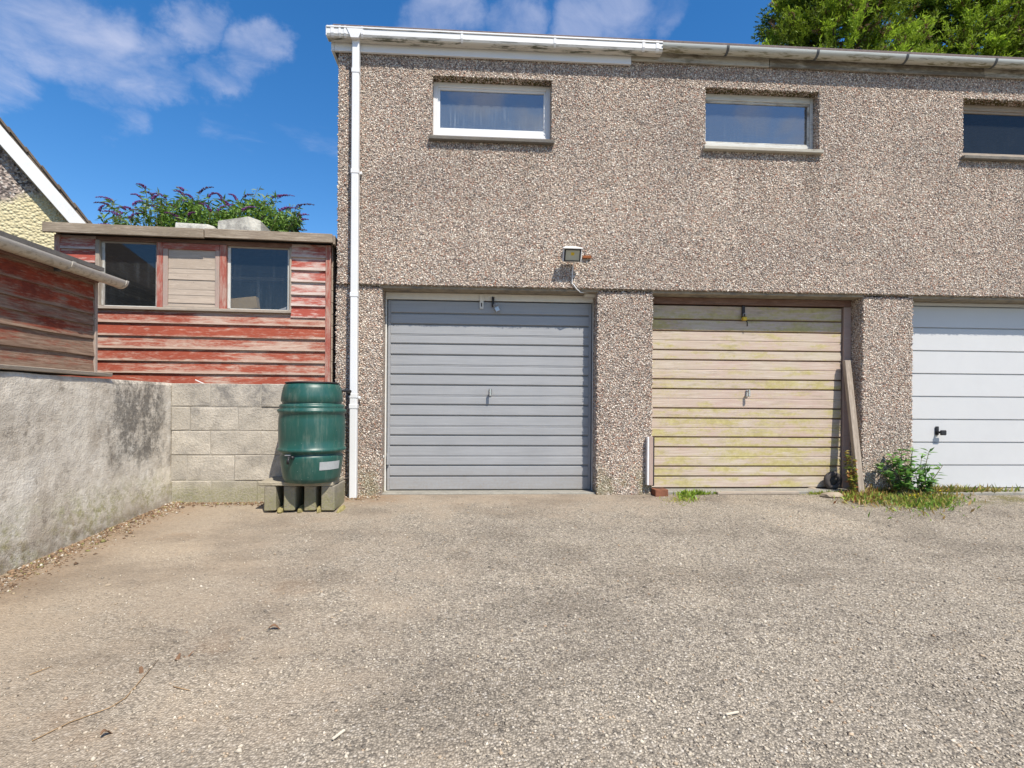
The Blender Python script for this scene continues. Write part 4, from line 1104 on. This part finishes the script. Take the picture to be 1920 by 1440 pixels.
p0, p1 = onY(1613, 921, -.03), onY(1587, 676, .155)
ax = (p1 - p0).normalized(); L = (p1 - p0).length
side_ = ax.cross(Vector((0, 1, 0))).normalized(); nn = side_.cross(ax).normalized()
Bm = Matrix((ax, nn, side_)).transposed().to_4x4(); Bm.translation = (p0 + p1) / 2
tag(box('plank', -L / 2 - .03, L / 2, -.022, .022, -.033, .033, M['grey_wood'], None, .003, .002, Bm), 'grey weathered plank leaning in the corner of the beige door', 'plank')
w0, w1 = onY(1346, 919, .0), onY(1500, 918, .0)
tag(box('timber_batten', -(w1.x - w0.x) / 2, (w1.x - w0.x) / 2, -.025, .025, -.014, .014, M['grey_wood'], None, .004, .002, Matrix.Translation(((w0.x + w1.x) / 2, .03, .002)) @ Matrix.Rotation(.012, 4, 'Z')), 'pale timber batten lying along the foot of the beige door', 'batten')
ty = onY(1565, 912, .12)
wh = empty('small_wheel', (ty.x, .14, .0), 'small worn rubber wheel stood against the beige door', 'wheel')
bm = bmesh.new()
R1, R2, n1_, n2__ = .068, .030, 28, 10
tv = [[bm.verts.new((ty.x + (R1 + R2 * math.cos(b)) * math.cos(a), .15 + R2 * .95 * math.sin(b), .11 + (R1 + R2 * math.cos(b)) * math.sin(a))) for b in np.linspace(0, 2 * math.pi, n2__, endpoint=False)] for a in np.linspace(0, 2 * math.pi, n1_, endpoint=False)]
for i in range(n1_):
    for j in range(n2__): bm.faces.new([tv[i][j], tv[(i + 1) % n1_][j], tv[(i + 1) % n1_][(j + 1) % n2__], tv[i][(j + 1) % n2__]])
new('tyre', bm_mesh(bm), M['rubber'], wh, smooth=True)
lathe('rim', [(.004, -.02), (.02, -.022), (.042, -.014), (.046, 0), (.042, .014), (.004, .02)], (ty.x, .15, .11), M['dark_inside'], wh, 20, axis='Y')
def rock(px, py, sx, sy, sz, label, seed, y_off=.05):
    p = on_ground(px, py) + Vector((0, y_off, 0)); p.z = gz(p.x, p.y)
    bm = bmesh.new(); bmesh.ops.create_icosphere(bm, subdivisions=2, radius=1)
    for v in bm.verts:
        v.co *= 1 + .22 * mnoise.noise(v.co * 1.5 + Vector((seed, 0, 0)))
        v.co = Vector((v.co.x * sx, v.co.y * sy, max(-.3, min(.8, v.co.z)) * sz))
    return tag(new('rock', bm_mesh(bm), M['rock'], None, Matrix.Translation((p.x, p.y, p.z + sz * .25)) @ Matrix.Rotation(seed, 4, 'Z')), label, 'stone')
rock(1567, 934, .125, .07, .045, 'flat stone in front of the small wheel', .1)
rock(1527, 920, .06, .05, .03, 'small stone by the end of the pale batten', 1.3)
rock(1688, 928, .11, .06, .045, 'flat stone half hidden under the leafy weed', 2.9, .0)
rock(203, 1098, .016, .012, .009, 'dark pebble on the dusty tarmac near the rendered wall', 3.7, 0)

# ------------------------------------------------------------------ foliage builders
def leaf_mesh(name, P, D, Nn, Ln, Wd, Cc):
    """diamond leaves: P base (n,3), D direction, Nn approximate normal, Ln length, Wd width, Cc colour"""
    D = D / np.linalg.norm(D, axis=1, keepdims=True)
    Sd = np.cross(D, Nn); Sd /= np.linalg.norm(Sd, axis=1, keepdims=True) + 1e-9
    Up = np.cross(Sd, D)
    n = len(P); L = Ln[:, None]; w = Wd[:, None]
    v0 = P; v1 = P + D * L * .45 + Sd * w * .5 + Up * w * .12; v2 = P + D * L - Up * L * .10; v3 = P + D * L * .45 - Sd * w * .5 + Up * w * .12
    V = np.stack([v0, v1, v2, v3], 1).reshape(-1, 3)
    Fq = np.arange(n * 4).reshape(n, 4)
    return np_mesh(name, V, Fq, np.repeat(Cc, 4, 0))
def rvec(n): 
    v = RNG.normal(0, 1, (n, 3)); return v / np.linalg.norm(v, axis=1, keepdims=True)

# ------------------------------------------------------------------ conifers behind the garage
def conifer_mesh(H, R, base, nb_, seed):
    rng = np.random.default_rng(seed)
    P, D, C_, Lw = [], [], [], []
    lines = []
    for i in range(nb_):
        h = base + (H - base) * rng.random() ** 0.9
        rel = (h - base) / (H - base)
        Lb = R * (1 - rel) ** .6 * rng.uniform(.75, 1.15) + .35
        az = rng.uniform(0, 2 * np.pi); up = rng.uniform(.05, .55)
        d = np.array([np.cos(az), np.sin(az), up]); d /= np.linalg.norm(d)
        o = np.array([0, 0, h - .12 * Lb])
        lines.append((o, o + d * Lb * .95))
        k = int(12 + Lb * 16)
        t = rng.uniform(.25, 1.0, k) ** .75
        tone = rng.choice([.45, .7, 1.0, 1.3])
        for tt in t:      # side sprays
            q = o + d * Lb * tt + rng.normal(0, .05, 3)
            q[2] -= .10 * Lb * tt * tt
            sd = d + rng.normal(0, .55, 3); sd[2] += .35; sd /= np.linalg.norm(sd)
            Ls = rng.uniform(.22, .46)
            m_ = 15
            s = rng.random(m_)
            pp = q + sd * Ls * s[:, None]
            dd = sd * .75 + rng.normal(0, .45, (m_, 3)); dd[:, 2] += .12
            P.append(pp); D.append(dd)
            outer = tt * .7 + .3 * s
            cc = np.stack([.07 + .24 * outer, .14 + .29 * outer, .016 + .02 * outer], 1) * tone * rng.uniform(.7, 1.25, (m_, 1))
            dead = rng.random() < .05
            if dead: cc = cc * 0 + np.array((.16, .10, .05))
            C_.append(cc); Lw.append(rng.uniform(.055, .13, m_))
    P = np.concatenate(P); D = np.concatenate(D); C_ = np.concatenate(C_); Lw = np.concatenate(Lw)
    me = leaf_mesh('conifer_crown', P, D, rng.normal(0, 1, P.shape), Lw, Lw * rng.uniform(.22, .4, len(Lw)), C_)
    bm = bmesh.new()
    add_tube(bm, [(0, 0, -.3), (.05, 0, H * .3), (-.04, .03, H * .65), (0, 0, H * .97)], [.32, .25, .14, .02], 10)
    for a, b in lines[::2]:
        m_ = (a + b) / 2; add_tube(bm, [a, m_ + np.array([0, 0, -.04]), b], [.035, .022, .006], 5, False)
    return me, bm_mesh(bm)
cm, tmsh = conifer_mesh(15.0, 3.9, 2.5, 620, 5)
M['conifer_bark'] = M['bark']
for i, (x, y, r, sc_, lb) in enumerate(((10.35, 9.9, .4, 1.0, 'tall yellow green conifer rising behind the garage roof, its edge against open sky'),
                                     (15.1, 10.6, 2.7, 1.04, 'tall dense conifer behind the garage, merging with the one nearer the open sky'))):
    t = empty('conifer_tree', (x, y, 0), lb, 'tree', 'conifers behind the garage')
    Bx = Matrix.Translation((x, y, 0)) @ Matrix.Rotation(r, 4, 'Z') @ Matrix.Scale(sc_, 4)
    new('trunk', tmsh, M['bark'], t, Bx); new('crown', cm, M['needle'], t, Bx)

# ------------------------------------------------------------------ buddleia behind the shed
bu = empty('buddleia_bush', (-4.3, 2.85, .93), 'flowering buddleia bush with purple spikes behind the red shed', 'bush')
bmS = bmesh.new(); LP, LD, LN, LL, LW, LC = [], [], [], [], [], []
bmF = bmesh.new()
FP, FS, FC = [], [], []
def add_leaf(p, d, L, w, c, nrm_=None):
    LP.append(p); LD.append(d); LN.append(nrm_ if nrm_ is not None else (random.gauss(0, .6), random.gauss(0, .6), 1)); LL.append(L); LW.append(w); LC.append(c)
def flower(p, d, L, curl, col):
    """drooping spike: many tiny florets along a curved tapering axis"""
    d = np.array(d) / np.linalg.norm(d); p = np.array(p, float)
    k = int(22 + L * 180)
    for i in range(k):
        t = i / k
        q = p + d * L * t + np.array(curl) * L * t * t
        r = .019 * (1 - t) ** .6 + .004
        for _ in range(2):
            off = rvec(1)[0] * r
            FP.append(q + off * .8); FS.append(random.uniform(.006, .011) * (1.1 - .5 * t)); FC.append(np.array(col) * random.uniform(.6, 1.4))
tops = [(px, py, 0) for px, py in ((190, 395), (205, 382), (212, 378), (235, 392), (255, 385), (272, 352), (268, 372), (285, 368), (300, 362), (316, 372), (345, 357), (355, 372), (376, 362), (388, 370), (396, 380), (420, 372),
        (430, 385), (440, 375), (455, 370), (468, 378), (487, 352), (500, 362), (512, 372), (522, 370), (548, 385), (558, 388), (565, 400), (552, 410), (240, 410), (330, 390), (410, 395), (480, 390), (530, 395), (300, 395), (370, 385), (455, 395), (500, 400), (350, 405), (270, 400), (220, 405))]
for rep in range(2):
    for px, py, _ in tops:
        if rep and random.random() < .25: continue
        Y = 2.85 + random.uniform(-.45, .45)
        tip = np.array(onY(px + random.uniform(-5, 5) * (1 + rep), py + rep * random.uniform(4, 26), Y))
        base = np.array([-4.35 + (tip[0] + 4.35) * .35 + random.uniform(-.15, .15), 2.85 + (Y - 2.85) * .3, .9])
        mid = (base + tip) / 2 + np.array([(tip[0] - base[0]) * -.12, 0, .35])
        add_tube(bmS, [base, mid, tip], [.014, .009, .003], 5, False)
        axis = tip - mid; La = np.linalg.norm(axis); axis /= La
        sparse = px < 300
        nl = 46 if sparse else 70
        for i in range(nl):
            t = random.uniform(.25, 1.0)
            q = mid + axis * La * t + rvec(1)[0] * .03
            d = rvec(1)[0]; d = d - axis * (d @ axis) * .6; d[2] -= .25; d += axis * .35
            c = np.array((.14, .24, .045)) * random.uniform(.65, 1.45)
            if random.random() < .22: c = np.array((.24, .31, .16)) * random.uniform(.8, 1.3)
            add_leaf(q, d, random.uniform(.075, .15), random.uniform(.022, .04), c)
        if random.random() < .72 and px not in (487, 500):
            cx_ = random.choice((-1, -1, 1)) if px < 450 else 1
            dd = axis + np.array([cx_ * .7, random.uniform(-.3, .3), .1])
            flower(tip, dd, random.uniform(.12, .24), (cx_ * .35, 0, -.45), random.choice(((.20, .045, .20), (.14, .03, .13), (.11, .035, .06), (.24, .07, .26))))
# fill the dense lower right body of the bush
for _ in range(4200):
    px = random.uniform(300, 562); top = 388 + 12 * math.sin(px * .05) + (10 if px > 535 else 0)
    q = np.array(onY(px, random.uniform(top, 455), 2.85 + random.uniform(-.35, .4)))
    c = np.array((.16, .27, .05)) * random.uniform(.6, 1.45)
    d = rvec(1)[0]; d[2] -= .15
    add_leaf(q, d, random.uniform(.07, .13), random.uniform(.022, .038), c)
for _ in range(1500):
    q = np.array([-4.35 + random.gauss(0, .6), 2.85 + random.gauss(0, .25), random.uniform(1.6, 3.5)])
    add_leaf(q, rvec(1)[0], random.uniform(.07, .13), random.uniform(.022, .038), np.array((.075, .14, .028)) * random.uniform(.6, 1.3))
new('stems', bm_mesh(bmS), M['stem'], bu)
A_ = lambda l: np.array(l, float)
tag(new('leaves', leaf_mesh('bud', A_(LP), A_(LD), A_(LN), A_(LL), A_(LW), A_(LC)), M['leaf'], bu), kind='stuff')
fv, ff, fc = stones(A_(FP), A_(FS), 1.0, 2, A_(FC))
tag(new('flower_spikes', np_mesh('flw', fv, ff, fc), M['leaf'], bu), 'drooping purple flower spikes', kind='stuff')

# ------------------------------------------------------------------ weeds
def weed(name, base, stems, label, cat, leafc, Lr, Wr, nper, group=None, seedheads=None):
    t = empty(name, base, label, cat, group)
    bmw = bmesh.new(); P, D, N_, L_, W_, C_ = [], [], [], [], [], []
    for tip, bend in stems:
        tip = np.array(tip, float); b = np.array(base, float) + np.array([random.uniform(-.03, .03), random.uniform(-.02, .02), -.02])
        mid = (b + tip) / 2 + np.array(bend)
        add_tube(bmw, [b, mid, tip], [.006, .0045, .002], 5, False)
        for i in range(nper):
            u = random.uniform(.25, 1.0)
            q = (1 - u) ** 2 * b + 2 * u * (1 - u) * mid + u * u * tip
            d = rvec(1)[0]; d[2] = abs(d[2]) * .35 + .05; d[1] -= .25
            P.append(q); D.append(d); N_.append((random.gauss(0, .35), random.gauss(-.2, .35), 1)); L_.append(random.uniform(*Lr) * (1.15 - .4 * u)); W_.append(random.uniform(*Wr))
            C_.append(np.array(random.choice(leafc)) * random.uniform(.75, 1.3))
    new('stems', bm_mesh(bmw), M['stem'], t)
    new('leaves', leaf_mesh('wl', A_(P), A_(D), A_(N_), A_(L_), A_(W_), A_(C_)), M['leaf'], t)
    return t
GL = [(.14, .29, .06), (.18, .34, .07), (.10, .22, .06)]
def G3(px, py, y): return tuple(onY(px, py, y))
bz = lambda px, y: (onY(px, 920, y).x, y, gz(onY(px, 920, y).x, y))
weed('leafy_weed', bz(1688, -.06), [(G3(1672, 850, -.05), (-.02, 0, .03)), (G3(1690, 843, -.06), (0, 0, .05)), (G3(1705, 862, -.1), (.02, 0, .02)), (G3(1683, 865, -.1), (0, 0, .02)), (G3(1665, 885, -.08), (-.03, 0, 0)), (G3(1715, 875, -.12), (.02, 0, .02)), (G3(1700, 880, -.14), (0, -.02, 0)), (G3(1650, 868, -.06), (-.05, 0, .05)), (G3(1712, 838, -.08), (.03, 0, .06))],
     'tall leafy weed with broad green leaves growing against the pebbledash pier', 'weed', GL, (.06, .11), (.03, .055), 22)
weed('leafy_weed', bz(1722, -.1), [(G3(1728, 856, -.08), (.01, 0, .04)), (G3(1740, 872, -.1), (.03, 0, .02)), (G3(1752, 888, -.12), (.03, 0, .02)), (G3(1715, 880, -.12), (0, 0, .02)), (G3(1735, 895, -.16), (.02, -.02, 0)), (G3(1748, 900, -.16), (.04, 0, 0)), (G3(1768, 872, -.12), (.05, 0, .05)), (G3(1742, 846, -.1), (.01, 0, .06))],
     'leafy weed with upright narrow leaves in front of the white door', 'weed', GL, (.06, .12), (.022, .038), 20)
weed('spindly_weed', bz(1600, -.02), [(G3(1592, 850, .0), (0, 0, .02)), (G3(1600, 862, -.02), (.01, 0, .02)), (G3(1585, 846, .02), (-.01, 0, .02)), (G3(1604, 880, -.04), (.01, 0, 0)), (G3(1590, 885, -.05), (0, 0, 0))],
     'spindly yellow green weed growing around the leaning plank', 'weed', [(.27, .33, .05), (.20, .29, .05), (.36, .28, .07), (.36, .15, .06)], (.03, .06), (.014, .024), 60)
# low mixed ground growth: grass blades, small leaves and yellow flowers - uncountable
P, D, L_, W_, C_ = [], [], [], [], []
def patch(px0, px1, py0, py1, n, hgt, cols):
    for _ in range(n):
        u = random.gauss(.5, .24); v = random.gauss(.5, .26)
        p = on_ground_fast(px0 + (px1 - px0) * u, py0 + (py1 - py0) * v)
        d = rvec(1)[0]; d[2] = abs(d[2]) + .45
        P.append(p); D.append(d); h = hgt * random.uniform(.4, 1.2); L_.append(h); W_.append(h * random.uniform(.10, .28)); C_.append(np.array(random.choice(cols)) * random.uniform(.7, 1.3))
def on_ground_fast(px, py):
    d = ray(px, py); zz_ = -.02
    for _ in range(4):
        t = (zz_ - CAM.z) / d.z if d.z < -1e-3 else 30
        t = min(t, 9); p = CAM + d * t; y = min(p.y, .02); zz_ = gz(p.x, y)
    return (p.x, y, zz_ - .004)
YG = [(.30, .35, .05), (.22, .33, .05), (.38, .34, .09)]
patch(1575, 1660, 918, 944, 1300, .075, YG + [(.42, .27, .09), (.36, .15, .06)])
patch(1640, 1800, 915, 958, 2300, .065, YG + [(.17, .30, .05), (.40, .27, .10)])
patch(1600, 1640, 895, 935, 350, .12, [(.44, .33, .14), (.36, .29, .10), (.4, .22, .09)])
patch(1690, 1770, 900, 935, 650, .11, [(.36, .31, .10), (.25, .31, .06), (.40, .30, .12)])
patch(1700, 1790, 935, 955, 600, .045, [(.19, .34, .05), (.15, .29, .05)])
patch(1500, 1560, 915, 928, 260, .05, YG)
patch(1270, 1305, 912, 940, 420, .065, [(.24, .38, .05), (.30, .37, .05)])
patch(1245, 1320, 930, 944, 380, .03, [(.40, .35, .07), (.29, .32, .05)])
patch(1800, 1920, 923, 930, 170, .016, [(.24, .29, .05), (.33, .30, .09)])
gm_ = leaf_mesh('weeds', A_(P), A_(D), rvec(len(P)), A_(L_), A_(W_), A_(C_))
tag(new('low_weeds', gm_, M['leaf']), 'straggly grass and low weeds along the foot of the garage', 'weeds', kind='stuff')
fp = [on_ground_fast(random.uniform(1700, 1775), random.uniform(925, 942)) for _ in range(26)]
fp = A_(fp) + np.stack([np.zeros(26), np.zeros(26), RNG.uniform(.03, .07, 26)], 1)
v_, f_, c_ = stones(fp, RNG.uniform(.008, .012, 26), .5, 2, np.tile((.75, .58, .02), (26, 1)))
tag(new('yellow_flowers', np_mesh('yf', v_, f_, c_), M['leaf']), 'tiny yellow flowers among the low weeds', 'flowers', kind='stuff')

# ------------------------------------------------------------------ neighbour's house on the left
hs_ = empty('neighbour_house', (-9.5, 7, .93), 'cream roughcast house gable with white bargeboard behind the sheds', 'house')
HROT = math.radians(31)
HP = onY(90, 330, 3.3); HP.z = 0
HM = Matrix.Translation(HP) @ Matrix.Rotation(HROT, 4, 'Z')      # local x along the gable, local y along the ridge
HMI = HM.inverted()
def on_gable(px, py, off=0.0):
    o = HMI @ CAM; d = HMI.to_3x3() @ ray(px, py); return o + d * ((off - o.y) / d.y)
a0_, a1_ = on_gable(0, 216, -.18), on_gable(180, 424, -.18)
slope = (a1_.z - a0_.z) / (a1_.x - a0_.x)
RX, EX = a0_.x - 2.3, a1_.x + 1.0
def zr(x):
    x = x if x >= RX else 2 * RX - x
    return a0_.z + slope * (x - a0_.x)
LEX = 2 * RX - EX
def hprism(name, prof_, y0, y1, m, parent):
    bm = bmesh.new(); add_prism(bm, prof_, Vector((0, y0, 0)), Vector((0, y1, 0)), Vector((1, 0, 0)), Vector((0, 0, 1)))
    return new(name, bm_mesh(bm), m, parent, HM.copy())
hprism('wall', [(LEX + .3, .7), (EX - .3, .7), (EX - .3, zr(EX - .3) - .28), (RX, zr(RX) - .28), (LEX + .3, zr(LEX + .3) - .28)], 0, 8, M['cream'], hs_)
for s_ in (1, -1):
    xr, xe = RX, (EX if s_ > 0 else LEX)
    rf = hprism('roof', [(xr, zr(xr) - .065), (xe, zr(xe) - .065), (xe, zr(xe) - .135), (xr, zr(xr) - .135)], -.16, 8.2, M['tile'], hs_)
    b0, b1 = -.136, -.415
    hprism('bargeboard', [(xr, zr(xr) + b0), (xe, zr(xe) + b0), (xe, zr(xe) + b1), (xr, zr(xr) + b1)], -.185, -.158, M['board_white'], hs_)
    hprism('soffit', [(xr, zr(xr) + b1 + .03), (xe, zr(xe) + b1 + .03), (xe, zr(xe) + b1 - .01), (xr, zr(xr) + b1 - .01)], -.157, -.003, M['fascia_old'], hs_)
    A0, A1 = Vector((xr, 0, zr(xr))), Vector((xe, 0, zr(xe)))
    d_ = (A1 - A0); Ld = d_.length; d_.normalize(); nrm_ = Vector((-d_.z, 0, d_.x))
    if nrm_.z < 0: nrm_ = -nrm_
    ntile = int(Ld / .30)
    bmt = bmesh.new(); add_box(bmt, -.19, .19, -.13, 8.2, -.016, .016, .005); tme = bm_mesh(bmt)
    tme.materials.append(M['tile'])
    for i in range(ntile):
        c_ = A0 + d_ * (.15 + i * .30)
        dd_ = (d_ - nrm_ * .055).normalized(); nn_ = Vector((0, 1, 0)).cross(dd_) * -1
        if nn_.z < 0: nn_ = -nn_
        Bt = Matrix((dd_, Vector((0, 1, 0)), nn_)).transposed().to_4x4()
        Bt.translation = Vector((c_.x, -.055 + random.uniform(-.012, .012), c_.z)) - nrm_ * .034
        new('roof_tile', tme, None, rf, HM @ Bt)

# ------------------------------------------------------------------ house across the yard (its dark gable shows in the shed window)
h2 = empty('opposite_house', (-12, -12, .93), 'dark pebbledash house gable mirrored in the left shed window', 'house')
OY = -8.0
def zo(x): return 8.2 - abs(x + 13.4) * .78
bm = bmesh.new(); add_prism(bm, [(-18.2, .8), (-8.6, .8), (-8.6, zo(-8.6) - .2), (-13.4, zo(-13.4) - .2), (-18.2, zo(-18.2) - .2)], Vector((0, OY, 0)), Vector((0, OY - 9, 0)), Vector((1, 0, 0)), Vector((0, 0, 1)))
new('wall', bm_mesh(bm), M['dash_far'], h2)
for xe in (-8.2, -18.6):
    prism('roof', [(-13.4, zo(-13.4)), (xe, zo(xe)), (xe, zo(xe) - .15), (-13.4, zo(-13.4) - .15)], (0, OY + .2, 0), (0, OY - 9.2, 0), (1, 0, 0), (0, 0, 1), M['tile'], h2)
    prism('bargeboard', [(-13.4, zo(-13.4) - .02), (xe, zo(xe) - .02), (xe, zo(xe) - .30), (-13.4, zo(-13.4) - .30)], (0, OY + .203, 0), (0, OY + .23, 0), (1, 0, 0), (0, 0, 1), M['board_white'], h2)

# ------------------------------------------------------------------ loose chippings on the tarmac
GP = np.array([(.50, .445, .36), (.57, .515, .425), (.41, .36, .29), (.26, .235, .20), (.64, .59, .51), (.45, .355, .255), (.15, .138, .125), (.40, .29, .20)])
GW = np.array([.30, .20, .19, .11, .045, .09, .05, .015]); GW = GW / GW.sum()
N0 = 105000
# more of them close by, thinning towards the garage
yy = -5.2 + 5.2 * RNG.random(N0) ** 1.45
half = 1.15 * (yy + 5.265) + .8
xx = RNG.uniform(-1, 1, N0) * half + .06 * (yy + 5.265)
keep = (xx > LX + .04) & (xx < 7.2) & (yy < -.02)
keep &= ~((xx < -1.1) & (yy > -.62))
# fewer on the dusty left side
pr_ = np.clip((xx + 2.7) / 3.4, .10, 1.0)
keep &= RNG.random(N0) < pr_
xx, yy = xx[keep], yy[keep]
zz2 = np.array([gz(a, b) for a, b in zip(xx, yy)])
sz_ = RNG.gamma(5, .00098, len(xx)).clip(.002, .012)
v_, f_, c_ = stones(np.stack([xx, yy, zz2 + sz_ * .15], 1), sz_, .6, 2, pal(len(xx), GP, GW))
tag(new('loose_chippings', np_mesh('chips', v_, f_, c_), M['gravel']), 'pale loose stone chippings spread over the tarmac', 'gravel', kind='stuff')
# soil crumbs and flaked render along the foot of the walls
n = 5200
yy = RNG.uniform(-4.2, -.2, n); xx = LX + .02 + np.abs(RNG.normal(0, .10, n))
n_b = 1600
xx = np.concatenate([xx, RNG.uniform(LX, -.95, n_b)]); yy = np.concatenate([yy, -.225 - np.abs(RNG.normal(0, .06, n_b))])
ok = ~((xx > -1.42) & (yy > -.2)); xx, yy = xx[ok], yy[ok]
yy = np.where(xx > -1.4, yy + .20, yy)
zz2 = np.array([gz(a, b) for a, b in zip(xx, yy)]); sz_ = RNG.gamma(3, .0022, len(xx)).clip(.002, .022)
cp = np.array([(.20, .13, .08), (.27, .18, .11), (.13, .085, .055), (.46, .41, .34), (.33, .26, .17), (.22, .20, .08)])
v_, f_, c_ = stones(np.stack([xx, yy, zz2 + sz_ * .2], 1), sz_, .6, 2, pal(len(xx), cp, np.array([.3, .24, .2, .08, .12, .06])))
tag(new('soil_crumbs', np_mesh('crumbs', v_, f_, c_), M['crumb']), 'brown soil crumbs and flakes along the foot of the yard walls', 'soil', kind='stuff')
# litter on the ground
def twig(pts, r, label, m='twig'):
    q = [on_ground(*p) + Vector((0, 0, r + .003)) for p in pts]
    return tag(tube('twig', q, [r] * (len(q) - 1) + [r * .5], M[m], None, 5), label, 'twig')
twig([(60, 1392), (130, 1358), (205, 1330), (235, 1312), (262, 1280), (298, 1238)], .0018, 'long thin dry stalk lying across the dusty tarmac')
twig([(325, 1290), (342, 1294), (357, 1298)], .0022, 'short dry twig beside the bare dusty patch')
twig([(55, 1268), (80, 1258), (98, 1252)], .002, 'small straight dry twig near the rendered wall side of the yard')
def litter(px, py, L, w, m, label, cat, seed):
    p = on_ground(px, py); bm = bmesh.new()
    k = 6; prev = None
    for i in range(k + 1):
        t = i / k; ww = w * math.sin(math.pi * min(.98, max(.06, t))) ** .7
        zc = .008 + .012 * math.sin(t * 4 + seed)
        ring = [bm.verts.new(((t - .5) * L, s * ww * .5, zc + abs(s) * ww * .25)) for s in (-1, 0, 1)]
        if prev:
            for j in range(2): bm.faces.new([prev[j], prev[j + 1], ring[j + 1], ring[j]])
        prev = ring
    o = new(cat.replace(' ', '_'), bm_mesh(bm), M[m], None, Matrix.Translation(p) @ Matrix.Rotation(seed * 2.1, 4, 'Z'))
    sm = o.modifiers.new('thickness', 'SOLIDIFY'); sm.thickness = .0015
    return tag(o, label, cat)
litter(515, 1181, .055, .022, 'dry_leaf', 'curled brown leaf on the grey tarmac in front of the grey door', 'dry leaf', .1)
litter(333, 1237, .035, .018, 'dry_leaf', 'rounded brown leaf near the tip of the long stalk', 'dry leaf', 2.2)
litter(354, 1231, .04, .012, 'dry_leaf', 'narrow brown leaf lying next to a rounded one', 'dry leaf', 3.3)
litter(265, 1262, .03, .015, 'dry_leaf', 'small brown leaf touching the long dry stalk', 'dry leaf', 4.1)
litter(200, 1380, .04, .018, 'dry_leaf', 'dark brown leaf on the dust below the long stalk', 'dry leaf', 5.0)
for px, py, a, lb in ((635, 1382, 1.05, 'pale wood splinter lying on the loose chippings'), (1373, 1342, .25, 'short pale wood chip on the grey stony tarmac')):
    p = on_ground(px, py)
    tag(box('wood_chip', -.028, .028, -.004, .004, 0, .006, M['chip'], None, .001, basis=Matrix.Translation(p + Vector((0, 0, .006))) @ Matrix.Rotation(a, 4, 'Z')), lb, 'wood chip')
